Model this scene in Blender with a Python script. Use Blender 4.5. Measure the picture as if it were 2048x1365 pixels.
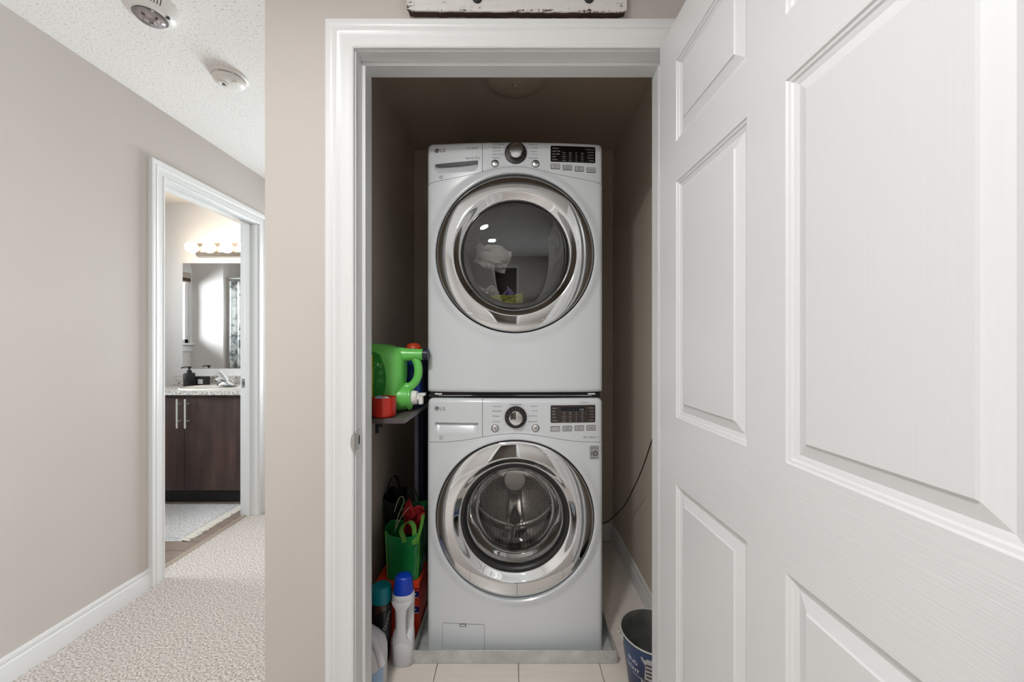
import bpy, bmesh, math, random
import numpy as np
from mathutils import Vector, Matrix, noise

random.seed(7)
for o in list(bpy.data.objects):
    bpy.data.objects.remove(o)
SC = bpy.context.scene
COL = SC.collection
PI = math.pi


def srgb(r, g, b, a=1.0):
    def f(c):
        c /= 255.0
        return c / 12.92 if c <= 0.04045 else ((c + 0.055) / 1.055) ** 2.4
    return (f(r), f(g), f(b), a)


# ------------------------------------------------------------------ camera
CAMH = 1.195          # lens height; the camera looks along +Y from x = y = 0
FPX = 760.0           # focal length in pixels of a 2048 px wide picture
cam_d = bpy.data.cameras.new('camera')
cam = bpy.data.objects.new('camera', cam_d)
COL.objects.link(cam)
cam.location = (0, 0, CAMH)
cam.rotation_euler = (PI / 2, 0, 0)
cam_d.sensor_width = 36.0
cam_d.lens = 36.0 * FPX / 2048.0
cam_d.shift_x = -4.0 / 2048.0
cam_d.shift_y = 6.5 / 2048.0
cam_d.clip_start = 0.02
SC.camera = cam

# ------------------------------------------------------------------ world, lamps, exposure
W = bpy.data.worlds.new('sky')
SC.world = W
W.use_nodes = True
bg = W.node_tree.nodes['Background']
bg.inputs['Color'].default_value = (0.86, 0.93, 1.0, 1)
bg.inputs['Strength'].default_value = 1.6

SC.view_settings.view_transform = 'Standard'
SC.view_settings.look = 'None'
SC.view_settings.gamma = 1.0
SC.view_settings.use_curve_mapping = False
SC.view_settings.exposure = 0.67
SC.cycles.max_bounces = 10
SC.cycles.diffuse_bounces = 6
SC.cycles.glossy_bounces = 6
SC.cycles.transparent_max_bounces = 12
SC.cycles.caustics_reflective = False
SC.cycles.caustics_refractive = False
SC.cycles.sample_clamp_indirect = 4.0


def lamp(name, kind, loc, energy, color=(1, 1, 1), size=0.2, size_y=None, rot=(0, 0, 0), shape='DISK', spread=None):
    d = bpy.data.lights.new(name, kind)
    d.energy = energy
    d.color = color
    if kind == 'AREA':
        d.shape = shape
        d.size = size
        if size_y:
            d.size_y = size_y
        if spread:
            d.spread = spread
    else:
        d.shadow_soft_size = size
    o = bpy.data.objects.new(name, d)
    o.location = loc
    o.rotation_euler = rot
    COL.objects.link(o)
    return o


CEIL = 2.385
# the hall's two flush ceiling lamps, one almost above the camera and one behind it
HALL_LAMPS = [(-0.5, 0.04), (-0.45, -0.80)]
LAMP_W = [11.3, 4.8]
for (lx, ly), lw in zip(HALL_LAMPS, LAMP_W):
    lamp('hall_lamp', 'AREA', (lx, ly, CEIL - 0.047), lw, (1.0, 1.0, 0.995), 0.16)
# fill lamps behind two added windows, hall right and passage end, then bathroom window daylight
lamp('hall_fill_light', 'AREA', (1.87, -1.15, 1.40), 58.0, (0.93, 0.97, 1.0), 1.5, 1.9, (0, PI / 2, 0), 'RECTANGLE')  # added fill with an invented window, brightens the left hall wall
lamp('passage_fill_light', 'AREA', (-1.28, 3.82, 1.35), 46.0, (0.93, 0.97, 1.0), 0.8, 1.3, (-PI / 2, 0, 0), 'RECTANGLE')  # added to lift the ceiling, agreeing with the brightly lit far door casing
lamp('bathroom_daylight', 'AREA', (-4.12, 2.03, 1.635), 60.0, (0.95, 0.98, 1.0), 0.84, 0.65, (0, -PI / 2, 0), 'RECTANGLE')

# ------------------------------------------------------------------ materials
MAT = {}


def mat(name, rgb, rough=0.5, metal=0.0, spec=0.5, coat=0.0, emit=None, emit_s=0.0):
    m = bpy.data.materials.new(name)
    m.use_nodes = True
    b = m.node_tree.nodes['Principled BSDF']
    b.inputs['Base Color'].default_value = srgb(*rgb) if max(rgb) > 1.0 else (*rgb, 1)
    b.inputs['Roughness'].default_value = rough
    b.inputs['Metallic'].default_value = metal
    b.inputs['Specular IOR Level'].default_value = spec
    b.inputs['Coat Weight'].default_value = coat
    if emit:
        b.inputs['Emission Color'].default_value = srgb(*emit)
        b.inputs['Emission Strength'].default_value = emit_s
    MAT[name] = m
    return m


def nd(m, typ, **kw):
    n = m.node_tree.nodes.new(typ)
    for k, v in kw.items():
        if k in n.inputs:
            n.inputs[k].default_value = v
        else:
            setattr(n, k, v)
    return n


def lk(m, a, b):
    m.node_tree.links.new(a, b)


def bsdf(m):
    return m.node_tree.nodes['Principled BSDF']


def coords(m, scale=(1, 1, 1), kind='Object'):
    t = nd(m, 'ShaderNodeTexCoord')
    mp = nd(m, 'ShaderNodeMapping')
    mp.inputs['Scale'].default_value = scale
    lk(m, t.outputs[kind], mp.inputs['Vector'])
    return mp.outputs['Vector']


def ramp(m, fac, stops):
    r = nd(m, 'ShaderNodeValToRGB')
    e = r.color_ramp.elements
    while len(e) < len(stops):
        e.new(0.5)
    for el, (p, c) in zip(e, stops):
        el.position = p
        el.color = srgb(*c)
    lk(m, fac, r.inputs['Fac'])
    return r.outputs['Color']


def noise_mat(name, stops, scale, detail=2.0, stretch=(1, 1, 1), rough=0.6, metal=0.0, bump=0.0, bump_scale=None,
              bump_dist=0.002, nrough=0.5, coat=0.0, spec=0.5):
    m = mat(name, (128, 128, 128), rough, metal, spec, coat)
    v = coords(m, stretch)
    n = nd(m, 'ShaderNodeTexNoise', Scale=scale, Detail=detail, Roughness=nrough)
    lk(m, v, n.inputs['Vector'])
    lk(m, ramp(m, n.outputs['Fac'], stops), bsdf(m).inputs['Base Color'])
    if bump:
        src = n
        if bump_scale:
            src = nd(m, 'ShaderNodeTexNoise', Scale=bump_scale, Detail=detail)
            lk(m, v, src.inputs['Vector'])
        bp = nd(m, 'ShaderNodeBump', Strength=bump, Distance=bump_dist)
        lk(m, src.outputs['Fac'], bp.inputs['Height'])
        lk(m, bp.outputs['Normal'], bsdf(m).inputs['Normal'])
    return m


WALLC = (205, 197, 191)
noise_mat('wall_paint', [(0.3, (198, 191, 186)), (0.7, (202, 195, 190))], 2.0, rough=0.55, bump=0.05, bump_scale=260.0, spec=0.3)
noise_mat('bounce_warm_paint', [(0.3, (207, 195, 182)), (0.7, (211, 199, 186))], 2.0, rough=0.6, bump=0.05, bump_scale=260.0, spec=0.25)  # hall paint with the closet's multi-bounce warmth put into its colour
noise_mat('bath_paint', [(0.3, (226, 223, 222)), (0.7, (229, 226, 225))], 2.0, rough=0.55, spec=0.3)
noise_mat('popcorn', [(0.27, (196, 195, 193)), (0.43, (244, 243, 241))], 130.0, 3.0, rough=0.9, bump=0.45, bump_scale=130.0, bump_dist=0.003, spec=0.1)
mat('ceiling_smooth', (228, 226, 222), 0.8, spec=0.2)
mat('closet_ceiling_paint', (200, 187, 172), 0.85, spec=0.1)  # bounce warmth put into the ceiling colour too
mat('trim_paint', (227, 228, 228), 0.32, spec=0.5)
noise_mat('carpet', [(0.31, (122, 112, 106)), (0.45, (186, 177, 171)), (0.56, (208, 200, 195)), (0.68, (238, 233, 229))], 140.0, 3.0,
          rough=0.95, bump=0.6, bump_scale=140.0, bump_dist=0.005, nrough=0.6, spec=0.05)
noise_mat('tile', [(0.3, (226, 217, 208)), (0.7, (233, 225, 216))], 6.0, 3.0, stretch=(1, 12, 1), rough=0.3, spec=0.5)
mat('grout', (150, 141, 132), 0.9)
noise_mat('plank', [(0.3, (134, 118, 108)), (0.7, (166, 150, 140))], 6.0, 4.0, stretch=(1.2, 14, 1), rough=0.45)
mat('threshold', (186, 172, 156), 0.4, 0.3)
noise_mat('vanity_wood', [(0.3, (58, 45, 43)), (0.5, (72, 56, 53)), (0.75, (94, 72, 67))], 3.0, 5.0, stretch=(4, 4, 0.5), rough=0.4)
mat('vanity_dark', (34, 28, 29), 0.5)
noise_mat('laminate', [(0.34, (84, 80, 82)), (0.43, (176, 171, 168)), (0.56, (226, 222, 218))], 62.0, 5.0, rough=0.3, nrough=0.7)
mat('porcelain', (238, 236, 232), 0.1, spec=0.6, coat=0.4)
mat('chrome', (0.74, 0.75, 0.76), 0.04, 1.0)
mat('chrome_dark', (0.52, 0.53, 0.55), 0.08, 1.0)
mat('brass_chrome', (0.92, 0.80, 0.70), 0.28, 1.0)
mat('brushed', (0.72, 0.72, 0.72), 0.3, 1.0)
mat('satin_metal', (232, 232, 230), 0.35, 0.35)
mat('nickel', (0.55, 0.54, 0.52), 0.3, 1.0)
mat('mirror_glass', (0.93, 0.94, 0.94), 0.01, 1.0)
mat('mirror_edge', (190, 196, 196), 0.2)
mat('black_matte', (22, 22, 24), 0.55)
mat('black_gloss', (10, 10, 11), 0.15)
mat('charcoal', (52, 52, 55), 0.5)
mat('white_label', (235, 235, 232), 0.5)
mat('appliance_white', (216, 220, 223), 0.22, spec=0.5, coat=0.3)
mat('appliance_inner', (196, 198, 200), 0.35)
mat('grey_print', (92, 92, 94), 0.5)
mat('dark_print', (28, 28, 30), 0.5)
mat('light_print', (150, 150, 152), 0.5)
mat('display_black', (14, 13, 13), 0.12, spec=0.5)
mat('display_brown', (58, 50, 47), 0.25)
mat('display_text', (186, 182, 178), 0.5)
mat('button_grey', (176, 176, 175), 0.35)
mat('button_rim', (70, 70, 70), 0.4)
mat('dial_black', (34, 30, 29), 0.3)
mat('rubber', (62, 62, 62), 0.6)
mat('seal_dark', (28, 28, 29), 0.4)
mat('drum_grey', (84, 80, 78), 0.45)
mat('sticker_grey', (168, 169, 168), 0.4)
noise_mat('galvanized', [(0.3, (178, 180, 177)), (0.7, (206, 208, 205))], 14.0, 4.0, rough=0.42, metal=0.2)
noise_mat('bucket_inside', [(0.3, (112, 113, 108)), (0.7, (150, 151, 146))], 22.0, 4.0, rough=0.45, metal=0.6)
noise_mat('bucket_blue', [(0.35, (20, 32, 66)), (0.65, (34, 66, 112))], 9.0, 2.0, rough=0.3)
mat('silver_print', (176, 174, 178), 0.3, 0.5)
mat('silver_dark', (70, 60, 64), 0.4, 0.3)
mat('shelf_board', (92, 84, 84), 0.4)
mat('shelf_edge', (122, 116, 122), 0.5)
mat('jug_green', (112, 204, 96), 0.28, spec=0.5)
mat('jug_label', (44, 140, 52), 0.35)
mat('jug_yellow', (196, 186, 44), 0.4)
mat('print_pale', (150, 214, 140), 0.5)
mat('cap_navy', (36, 38, 56), 0.3)
mat('tap_white', (236, 234, 232), 0.3)
mat('cup_red', (196, 44, 30), 0.22)
mat('blue_deep', (34, 60, 124), 0.25)
mat('orange_cap', (206, 72, 34), 0.35)
mat('pink_cap', (206, 84, 84), 0.35)
mat('bottle_white', (212, 211, 214), 0.35)
mat('cap_blue', (10, 58, 176), 0.3)
mat('cap_teal', (0, 128, 142), 0.35)
mat('label_dark', (22, 30, 32), 0.3)
mat('label_pale_blue', (150, 182, 214), 0.35)
mat('label_line', (60, 70, 100), 0.5)
mat('box_red', (232, 70, 38), 0.4)
mat('box_dark_red', (120, 22, 18), 0.4)
mat('box_blue', (30, 36, 132), 0.4)
noise_mat('bag_green', [(0.3, (14, 104, 50)), (0.7, (30, 134, 68))], 5.0, 2.0, rough=0.22, coat=0.3)
mat('bag_lime', (98, 160, 66), 0.5)
mat('bag_black', (16, 18, 17), 0.6)
mat('bag_trim', (28, 82, 42), 0.6)
mat('cloth_red', (150, 12, 26), 0.7)
mat('twine', (206, 196, 170), 0.6)
mat('navy_fabric', (20, 30, 58), 0.7)
mat('grey_rim', (146, 146, 160), 0.5)
mat('cable_black', (18, 16, 15), 0.5)
mat('plastic_white', (232, 230, 226), 0.35)
mat('slot_dark', (70, 66, 64), 0.7)
mat('curtain_rod', (200, 200, 198), 0.25, 0.7)
mat('blind_tan', (176, 160, 150), 0.6)
mat('rug_fringe', (236, 232, 224), 0.95)
mat('lamp_lens', (250, 248, 244), 0.4, emit=(255, 246, 232), emit_s=9.0)
mat('bulb_lit', (255, 246, 230), 0.4, emit=(255, 222, 176), emit_s=7.5)
mat('paper_white', (224, 224, 222), 0.7)
mat('cloth_yellow', (196, 204, 96), 0.7)
mat('cloth_lilac', (150, 146, 196), 0.7)
noise_mat('rug', [(0.34, (186, 186, 190)), (0.46, (220, 219, 221)), (0.60, (238, 237, 238))], 110.0, 3.0, rough=0.95, bump=0.8, bump_scale=160.0, bump_dist=0.006, spec=0.05)
noise_mat('curtain_print', [(0.40, (232, 234, 234)), (0.50, (214, 218, 218)), (0.60, (128, 138, 142))], 12.0, 5.0, rough=0.8, nrough=0.6)
noise_mat('door_paint_v', [(0.3, (222, 223, 224)), (0.7, (224, 225, 226))], 4.0, 3.0, stretch=(64, 64, 1.6), rough=0.36, bump=0.035, bump_scale=7.0, bump_dist=0.0012)
noise_mat('door_paint_h', [(0.3, (222, 223, 224)), (0.7, (225, 226, 227))], 4.0, 3.0, stretch=(1.6, 1.6, 60), rough=0.36, bump=0.20, bump_scale=7.0, bump_dist=0.0020)


def board_paint():
    m = mat('worn_paint', (230, 228, 224), 0.75)
    v = coords(m, (4, 4, 26))
    n = nd(m, 'ShaderNodeTexNoise', Scale=4.0, Detail=8.0, Roughness=0.72)
    lk(m, v, n.inputs['Vector'])
    v2 = coords(m, (30, 1, 5))
    n2 = nd(m, 'ShaderNodeTexNoise', Scale=3.0, Detail=6.0, Roughness=0.7)
    lk(m, v2, n2.inputs['Vector'])
    # more paint is lost towards the lower edge and the ends (object coordinates)
    t = nd(m, 'ShaderNodeTexCoord')
    s = nd(m, 'ShaderNodeSeparateXYZ')
    lk(m, t.outputs['Object'], s.inputs['Vector'])
    e1 = nd(m, 'ShaderNodeMapRange', **{'From Min': 0.028, 'From Max': 0.0, 'To Min': 0.0, 'To Max': 0.13})
    lk(m, s.outputs['Z'], e1.inputs['Value'])
    ab = nd(m, 'ShaderNodeMath', operation='ABSOLUTE')
    lk(m, s.outputs['X'], ab.inputs[0])
    e2 = nd(m, 'ShaderNodeMapRange', **{'From Min': 0.27, 'From Max': 0.312, 'To Min': 0.0, 'To Max': 0.12})
    lk(m, ab.outputs[0], e2.inputs['Value'])
    a1 = nd(m, 'ShaderNodeMath', operation='ADD')
    lk(m, n.outputs['Fac'], a1.inputs[0])
    lk(m, e1.outputs['Result'], a1.inputs[1])
    a2 = nd(m, 'ShaderNodeMath', operation='ADD')
    lk(m, a1.outputs[0], a2.inputs[0])
    lk(m, e2.outputs['Result'], a2.inputs[1])
    a3 = nd(m, 'ShaderNodeMath', operation='MULTIPLY_ADD')
    lk(m, n2.outputs['Fac'], a3.inputs[0])
    a3.inputs[1].default_value = 0.5
    lk(m, a2.outputs[0], a3.inputs[2])
    lk(m, ramp(m, a3.outputs[0], [(0.50, (226, 224, 221)), (0.945, (216, 213, 209)), (0.972, (130, 118, 108)), (0.995, (64, 54, 48))]),
       bsdf(m).inputs['Base Color'])
    return m


board_paint()
noise_mat('old_wood', [(0.3, (46, 34, 28)), (0.7, (84, 62, 50))], 8.0, 6.0, stretch=(2, 20, 20), rough=0.8)


def drum_steel():
    m = mat('drum_steel', (0.62, 0.60, 0.58), 0.22, 0.95)
    t = nd(m, 'ShaderNodeTexCoord')
    mp = nd(m, 'ShaderNodeMapping')
    mp.inputs['Scale'].default_value = (96, 20, 1)
    lk(m, t.outputs['UV'], mp.inputs['Vector'])
    sep = nd(m, 'ShaderNodeSeparateXYZ')
    lk(m, mp.outputs['Vector'], sep.inputs['Vector'])
    d = []
    for ax in ('X', 'Y'):
        f = nd(m, 'ShaderNodeMath', operation='FRACT')
        lk(m, sep.outputs[ax], f.inputs[0])
        s_ = nd(m, 'ShaderNodeMath', operation='SUBTRACT')
        lk(m, f.outputs[0], s_.inputs[0])
        s_.inputs[1].default_value = 0.5
        p = nd(m, 'ShaderNodeMath', operation='POWER')
        lk(m, s_.outputs[0], p.inputs[0])
        p.inputs[1].default_value = 2.0
        d.append(p)
    a = nd(m, 'ShaderNodeMath', operation='ADD')
    lk(m, d[0].outputs[0], a.inputs[0])
    lk(m, d[1].outputs[0], a.inputs[1])
    c = nd(m, 'ShaderNodeMath', operation='LESS_THAN')
    lk(m, a.outputs[0], c.inputs[0])
    c.inputs[1].default_value = 0.05
    mx = nd(m, 'ShaderNodeMixRGB')
    mx.inputs['Color1'].default_value = (0.62, 0.60, 0.58, 1)
    mx.inputs['Color2'].default_value = (0.03, 0.03, 0.03, 1)
    lk(m, c.outputs[0], mx.inputs['Fac'])
    lk(m, mx.outputs[0], bsdf(m).inputs['Base Color'])


drum_steel()


def drum_back_mat():
    m = mat('drum_perforated', (0.5, 0.48, 0.47), 0.3, 0.9)
    v = coords(m, (86, 86, 86))
    vo = nd(m, 'ShaderNodeTexVoronoi', Scale=1.0)
    vo.inputs['Randomness'].default_value = 0.25
    vo.voronoi_dimensions = '3D'
    sx = nd(m, 'ShaderNodeSeparateXYZ')
    lk(m, v, sx.inputs['Vector'])
    cx = nd(m, 'ShaderNodeCombineXYZ')
    lk(m, sx.outputs['X'], cx.inputs['X'])
    lk(m, sx.outputs['Z'], cx.inputs['Z'])
    lk(m, cx.outputs['Vector'], vo.inputs['Vector'])
    lt = nd(m, 'ShaderNodeMath', operation='LESS_THAN')
    lk(m, vo.outputs['Distance'], lt.inputs[0])
    lt.inputs[1].default_value = 0.26
    mx = nd(m, 'ShaderNodeMixRGB')
    mx.inputs['Color1'].default_value = (0.46, 0.44, 0.43, 1)
    mx.inputs['Color2'].default_value = (0.03, 0.03, 0.03, 1)
    lk(m, lt.outputs[0], mx.inputs['Fac'])
    lk(m, mx.outputs[0], bsdf(m).inputs['Base Color'])


drum_back_mat()
mat('steel_smooth', (0.66, 0.64, 0.62), 0.16, 0.95)


def glass(name, tint, refl=1.0, rough=0.0, base=0.04):
    """Thin clear pane: what lies behind shows through its tint, plus a Fresnel reflection."""
    m = bpy.data.materials.new(name)
    m.use_nodes = True
    nt = m.node_tree
    nt.nodes.clear()
    out = nt.nodes.new('ShaderNodeOutputMaterial')
    tr = nt.nodes.new('ShaderNodeBsdfTransparent')
    tr.inputs['Color'].default_value = (*tint, 1)
    gl = nt.nodes.new('ShaderNodeBsdfGlossy')
    gl.inputs['Roughness'].default_value = rough
    gl.inputs['Color'].default_value = (1, 1, 1, 1)
    fr = nt.nodes.new('ShaderNodeFresnel')
    fr.inputs['IOR'].default_value = 1.5
    mr = nt.nodes.new('ShaderNodeMath')
    mr.operation = 'MULTIPLY_ADD'
    nt.links.new(fr.outputs[0], mr.inputs[0])
    mr.inputs[1].default_value = refl
    mr.inputs[2].default_value = base
    mr.use_clamp = True
    mx = nt.nodes.new('ShaderNodeMixShader')
    nt.links.new(mr.outputs[0], mx.inputs[0])
    nt.links.new(tr.outputs[0], mx.inputs[1])
    nt.links.new(gl.outputs[0], mx.inputs[2])
    nt.links.new(mx.outputs[0], out.inputs['Surface'])
    MAT[name] = m


glass('pane_glass', (0.95, 0.97, 0.97), 1.0, 0.0, 0.0)
glass('dryer_glass', (0.60, 0.58, 0.57), 1.0, 0.0, 0.06)
glass('washer_glass', (0.66, 0.65, 0.64), 0.6, 0.0, 0.02)
glass('clear_plastic', (0.62, 0.64, 0.64), 1.0, 0.08, 0.04)
glass('lens_plastic', (0.97, 0.95, 0.95), 1.0, 0.10, 0.05)
mat('lens_inside', (214, 206, 206), 0.25, 0.3)


def smooth_path(path, k=6):
    p = [Vector(q) for q in path]
    out = []
    for i in range(len(p) - 1):
        for j in range(k):
            t = j / k
            p0, p1, p2, p3 = [p[max(0, min(len(p) - 1, i + q))] for q in (-1, 0, 1, 2)]
            out.append(0.5 * ((2 * p1) + (p2 - p0) * t + (2 * p0 - 5 * p1 + 4 * p2 - p3) * t * t + (3 * p1 - p0 - 3 * p2 + p3) * t ** 3))
    out.append(p[-1])
    return out


# ------------------------------------------------------------------ mesh helpers
class MB:
    """Collects polygons for ONE mesh."""

    def __init__(s):
        s.v, s.f, s.m, s.uv = [], [], [], {}
        s.mi = 0

    def add(s, vs, fs, mi=None):
        o = len(s.v)
        s.v += [tuple(p) for p in vs]
        for f in fs:
            s.f.append(tuple(i + o for i in f))
            s.m.append(s.mi if mi is None else mi)
        return o

    def box(s, x0, x1, y0, y1, z0, z1, mi=None):
        vs = [(x0, y0, z0), (x1, y0, z0), (x1, y1, z0), (x0, y1, z0), (x0, y0, z1), (x1, y0, z1), (x1, y1, z1), (x0, y1, z1)]
        s.add(vs, [(0, 3, 2, 1), (4, 5, 6, 7), (0, 1, 5, 4), (1, 2, 6, 5), (2, 3, 7, 6), (3, 0, 4, 7)], mi)
        return s

    def rings(s, rings, cap0=True, cap1=True, closed=True, mi=None):
        n = len(rings[0])
        o = len(s.v)
        vs = [p for r in rings for p in r]
        fs = []
        for i in range(len(rings) - 1):
            for j in range(n if closed else n - 1):
                k = (j + 1) % n
                fs.append((i * n + j, i * n + k, (i + 1) * n + k, (i + 1) * n + j))
        if cap0:
            fs.append(tuple(range(n - 1, -1, -1)))
        if cap1:
            b = (len(rings) - 1) * n
            fs.append(tuple(b + j for j in range(n)))
        s.add(vs, fs, mi)
        return s

    def lathe(s, prof, c=(0, 0, 0), axis='Z', n=48, mi=None, a0=0.0, a1=2 * PI):
        """prof = [(radius, height)], turned about an axis through c."""
        full = abs(a1 - a0 - 2 * PI) < 1e-6
        m = n if full else n + 1
        rows = []
        o = len(s.v)
        vs, fs = [], []
        idx = []
        for (r, h) in prof:
            row = []
            if r < 1e-6:
                vs.append(s._ax(0, 0, h, c, axis))
                row = [len(vs) - 1] * m
            else:
                for j in range(m):
                    a = a0 + (a1 - a0) * j / n
                    vs.append(s._ax(r * math.cos(a), r * math.sin(a), h, c, axis))
                    row.append(len(vs) - 1)
            idx.append(row)
        for i in range(len(prof) - 1):
            for j in range(n):
                k = (j + 1) % m
                q = [idx[i][j], idx[i][k], idx[i + 1][k], idx[i + 1][j]]
                u = []
                for t in q:
                    if t not in u:
                        u.append(t)
                if len(u) > 2:
                    fs.append(tuple(u))
                    s.uv[len(s.f) + len(fs) - 1] = (j / n, i, len(prof) - 1, n)
        s.add(vs, fs, mi)
        return s

    @staticmethod
    def _ax(a, b, h, c, axis):
        if axis == 'Z':
            return (c[0] + a, c[1] + b, c[2] + h)
        if axis == 'Y':
            return (c[0] + a, c[1] + h, c[2] + b)
        return (c[0] + h, c[1] + a, c[2] + b)

    def tube(s, pts, r, n=10, cap=True, mi=None):
        pts = [Vector(p) for p in pts]
        rr = r if isinstance(r, (list, tuple)) else [r] * len(pts)
        rings = []
        t0 = (pts[1] - pts[0]).normalized()
        up = Vector((0, 0, 1)) if abs(t0.z) < 0.9 else Vector((0, 1, 0))
        nrm = t0.cross(up).normalized()
        for i, p in enumerate(pts):
            if i == 0:
                t = pts[1] - pts[0]
            elif i == len(pts) - 1:
                t = pts[-1] - pts[-2]
            else:
                t = pts[i + 1] - pts[i - 1]
            t.normalize()
            nrm = (nrm - t * nrm.dot(t)).normalized()
            b = t.cross(nrm)
            rings.append([tuple(p + (nrm * math.cos(2 * PI * j / n) + b * math.sin(2 * PI * j / n)) * rr[i]) for j in range(n)])
        return s.rings(rings, cap, cap, True, mi)

    def ribbon(s, pts, w, th=0.0015, side=(0, 1, 0), mi=None):
        """Flat strap along pts, width w along side."""
        sd = Vector(side).normalized()
        pts = [Vector(p) for p in pts]
        rings = []
        for i, p in enumerate(pts):
            t = (pts[min(i + 1, len(pts) - 1)] - pts[max(i - 1, 0)]).normalized()
            nn = t.cross(sd).normalized() * th / 2
            a, b = p - sd * w / 2, p + sd * w / 2
            rings.append([tuple(a - nn), tuple(b - nn), tuple(b + nn), tuple(a + nn)])
        return s.rings(rings, True, True, True, mi)

    def loft(s, secs, n=32, mi=None, cap0=True, cap1=True):
        """secs = [(z, half x, half y, cx, cy, exponent)] superellipse sections stacked along z."""
        rings = []
        for (z, hx, hy, cx, cy, e) in secs:
            ring = []
            for j in range(n):
                a = 2 * PI * j / n
                ca, sa = math.cos(a), math.sin(a)
                ring.append((cx + hx * math.copysign(abs(ca) ** (2 / e), ca), cy + hy * math.copysign(abs(sa) ** (2 / e), sa), z))
            rings.append(ring)
        return s.rings(rings, cap0, cap1, True, mi)

    def prism(s, outline, y0, y1, mi=None):
        """outline in (x, z), extruded from y0 to y1."""
        return s.rings([[(x, y0, z) for x, z in outline], [(x, y1, z) for x, z in outline]], True, True, True, mi)

    def build(s, name, mats, parent=None, loc=None, smooth=35, bevel=0.0, seg=2):
        me = bpy.data.meshes.new(name)
        me.from_pydata(s.v, [], s.f)
        if not isinstance(mats, (list, tuple)):
            mats = [mats]
        for k in mats:
            me.materials.append(MAT[k])
        if len(mats) > 1:
            me.polygons.foreach_set('material_index', s.m)
        if s.uv:
            ul = me.uv_layers.new(name='UVMap')
            for pi, (u, i, rows, n) in s.uv.items():
                p = me.polygons[pi]
                for q, li in enumerate(p.loop_indices):
                    ul.data[li].uv = (u + (1 / n if q in (1, 2) else 0), (i + (1 if q in (2, 3) else 0)) / rows)
        bm = bmesh.new()
        bm.from_mesh(me)
        bmesh.ops.recalc_face_normals(bm, faces=bm.faces)
        bm.to_mesh(me)
        bm.free()
        if smooth:
            me.polygons.foreach_set('use_smooth', [True] * len(me.polygons))
            me.set_sharp_from_angle(angle=math.radians(smooth))
        me.update()
        o = bpy.data.objects.new(name, me)
        COL.objects.link(o)
        if parent:
            o.parent = parent
        if loc is not None:
            o.location = loc
        if bevel:
            b = o.modifiers.new('bevel', 'BEVEL')
            b.width = bevel
            b.segments = seg
            b.limit_method = 'ANGLE'
            b.angle_limit = math.radians(40)
        return o


def thing(name, label, cat, loc=(0, 0, 0), rot=(0, 0, 0), group=None):
    o = bpy.data.objects.new(name, None)
    o.empty_display_size = 0.05
    COL.objects.link(o)
    o.location = loc
    o.rotation_euler = rot
    tag(o, label, cat, group)
    return o


def tag(o, label, cat, group=None):
    o['label'] = label
    o['category'] = cat
    if group:
        o['group'] = group
    return o


def struct(name, mb, m, bevel=0.0, smooth=35, label=None):
    o = mb.build(name, m, None, None, smooth, bevel)
    o['kind'] = 'structure'
    if label:
        o['label'] = label
    return o


def rrect(x0, x1, z0, z1, r, n=5):
    pts = []
    for cx, cz, a in ((x1 - r, z1 - r, 0), (x0 + r, z1 - r, 90), (x0 + r, z0 + r, 180), (x1 - r, z0 + r, 270)):
        for k in range(n + 1):
            t = math.radians(a + 90 * k / n)
            pts.append((cx + r * math.cos(t), cz + r * math.sin(t)))
    return pts


def text_geo(body, size, align='LEFT', font_space=1.0):
    c = bpy.data.curves.new('txt', 'FONT')
    c.body = body
    c.size = size
    c.align_x = align
    c.resolution_u = 2
    c.space_character = font_space
    o = bpy.data.objects.new('txt', c)
    COL.objects.link(o)
    dg = bpy.context.evaluated_depsgraph_get()
    me = bpy.data.meshes.new_from_object(o.evaluated_get(dg))
    vs = [(v.co.x, v.co.y) for v in me.vertices]
    fs = [tuple(p.vertices) for p in me.polygons]
    bpy.data.objects.remove(o)
    bpy.data.curves.remove(c)
    bpy.data.meshes.remove(me)
    return vs, fs


def sweep_u(mb, prof, x0, x1, z0, top, place):
    """Casing round three sides of an opening. prof = [(across, proud)], place(x, proud, z) -> point."""
    rings = []
    for (px, pz) in ((-1, 0), (-1, 1), (1, 1), (1, 0)):
        ring = []
        for (u, h) in prof:
            x = (x0 - u) if px < 0 else (x1 + u)
            z = (top + u) if pz else z0
            ring.append(place(x, h, z))
        rings.append(ring)
    mb.rings(rings, True, True, True)
    return mb


CASING = [(0.0, 0.0), (0.0, 0.010), (0.004, 0.0125), (0.009, 0.0125), (0.012, 0.0105), (0.030, 0.0125), (0.044, 0.0135), (0.050, 0.0165),
          (0.056, 0.0145), (0.062, 0.0175), (0.068, 0.0185), (0.076, 0.0185), (0.078, 0.017), (0.078, 0.0)]
BASEP = [(0.0, 0.0), (0.0145, 0.0), (0.0145, 0.056), (0.0125, 0.062), (0.0125, 0.068), (0.0085, 0.076), (0.0095, 0.082), (0.0095, 0.090),
         (0.006, 0.098), (0.0, 0.098)]

# ------------------------------------------------------------------ room shell
XL, XBL = -1.79, -1.91            # hall side and bathroom side of the left wall
YW, YWB = 1.103, 1.203            # hall side and closet side of the closet's front wall
PX = -0.7228                      # passage side of the closet's left wall
CXL, CXR, CYB = -0.6085, 0.6055, 2.324   # closet inside
JL, JR, JH = -0.4586, 0.445, CAMH + 0.8505   # closet door opening
DY0, DY1, DH = 1.941, 2.652, 2.034    # bathroom door opening along Y
YBK, XR, YPE = -2.45, 1.75, 3.70
BXL, BY0, BY1 = -4.0, 0.85, 3.19      # bathroom inside

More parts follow.
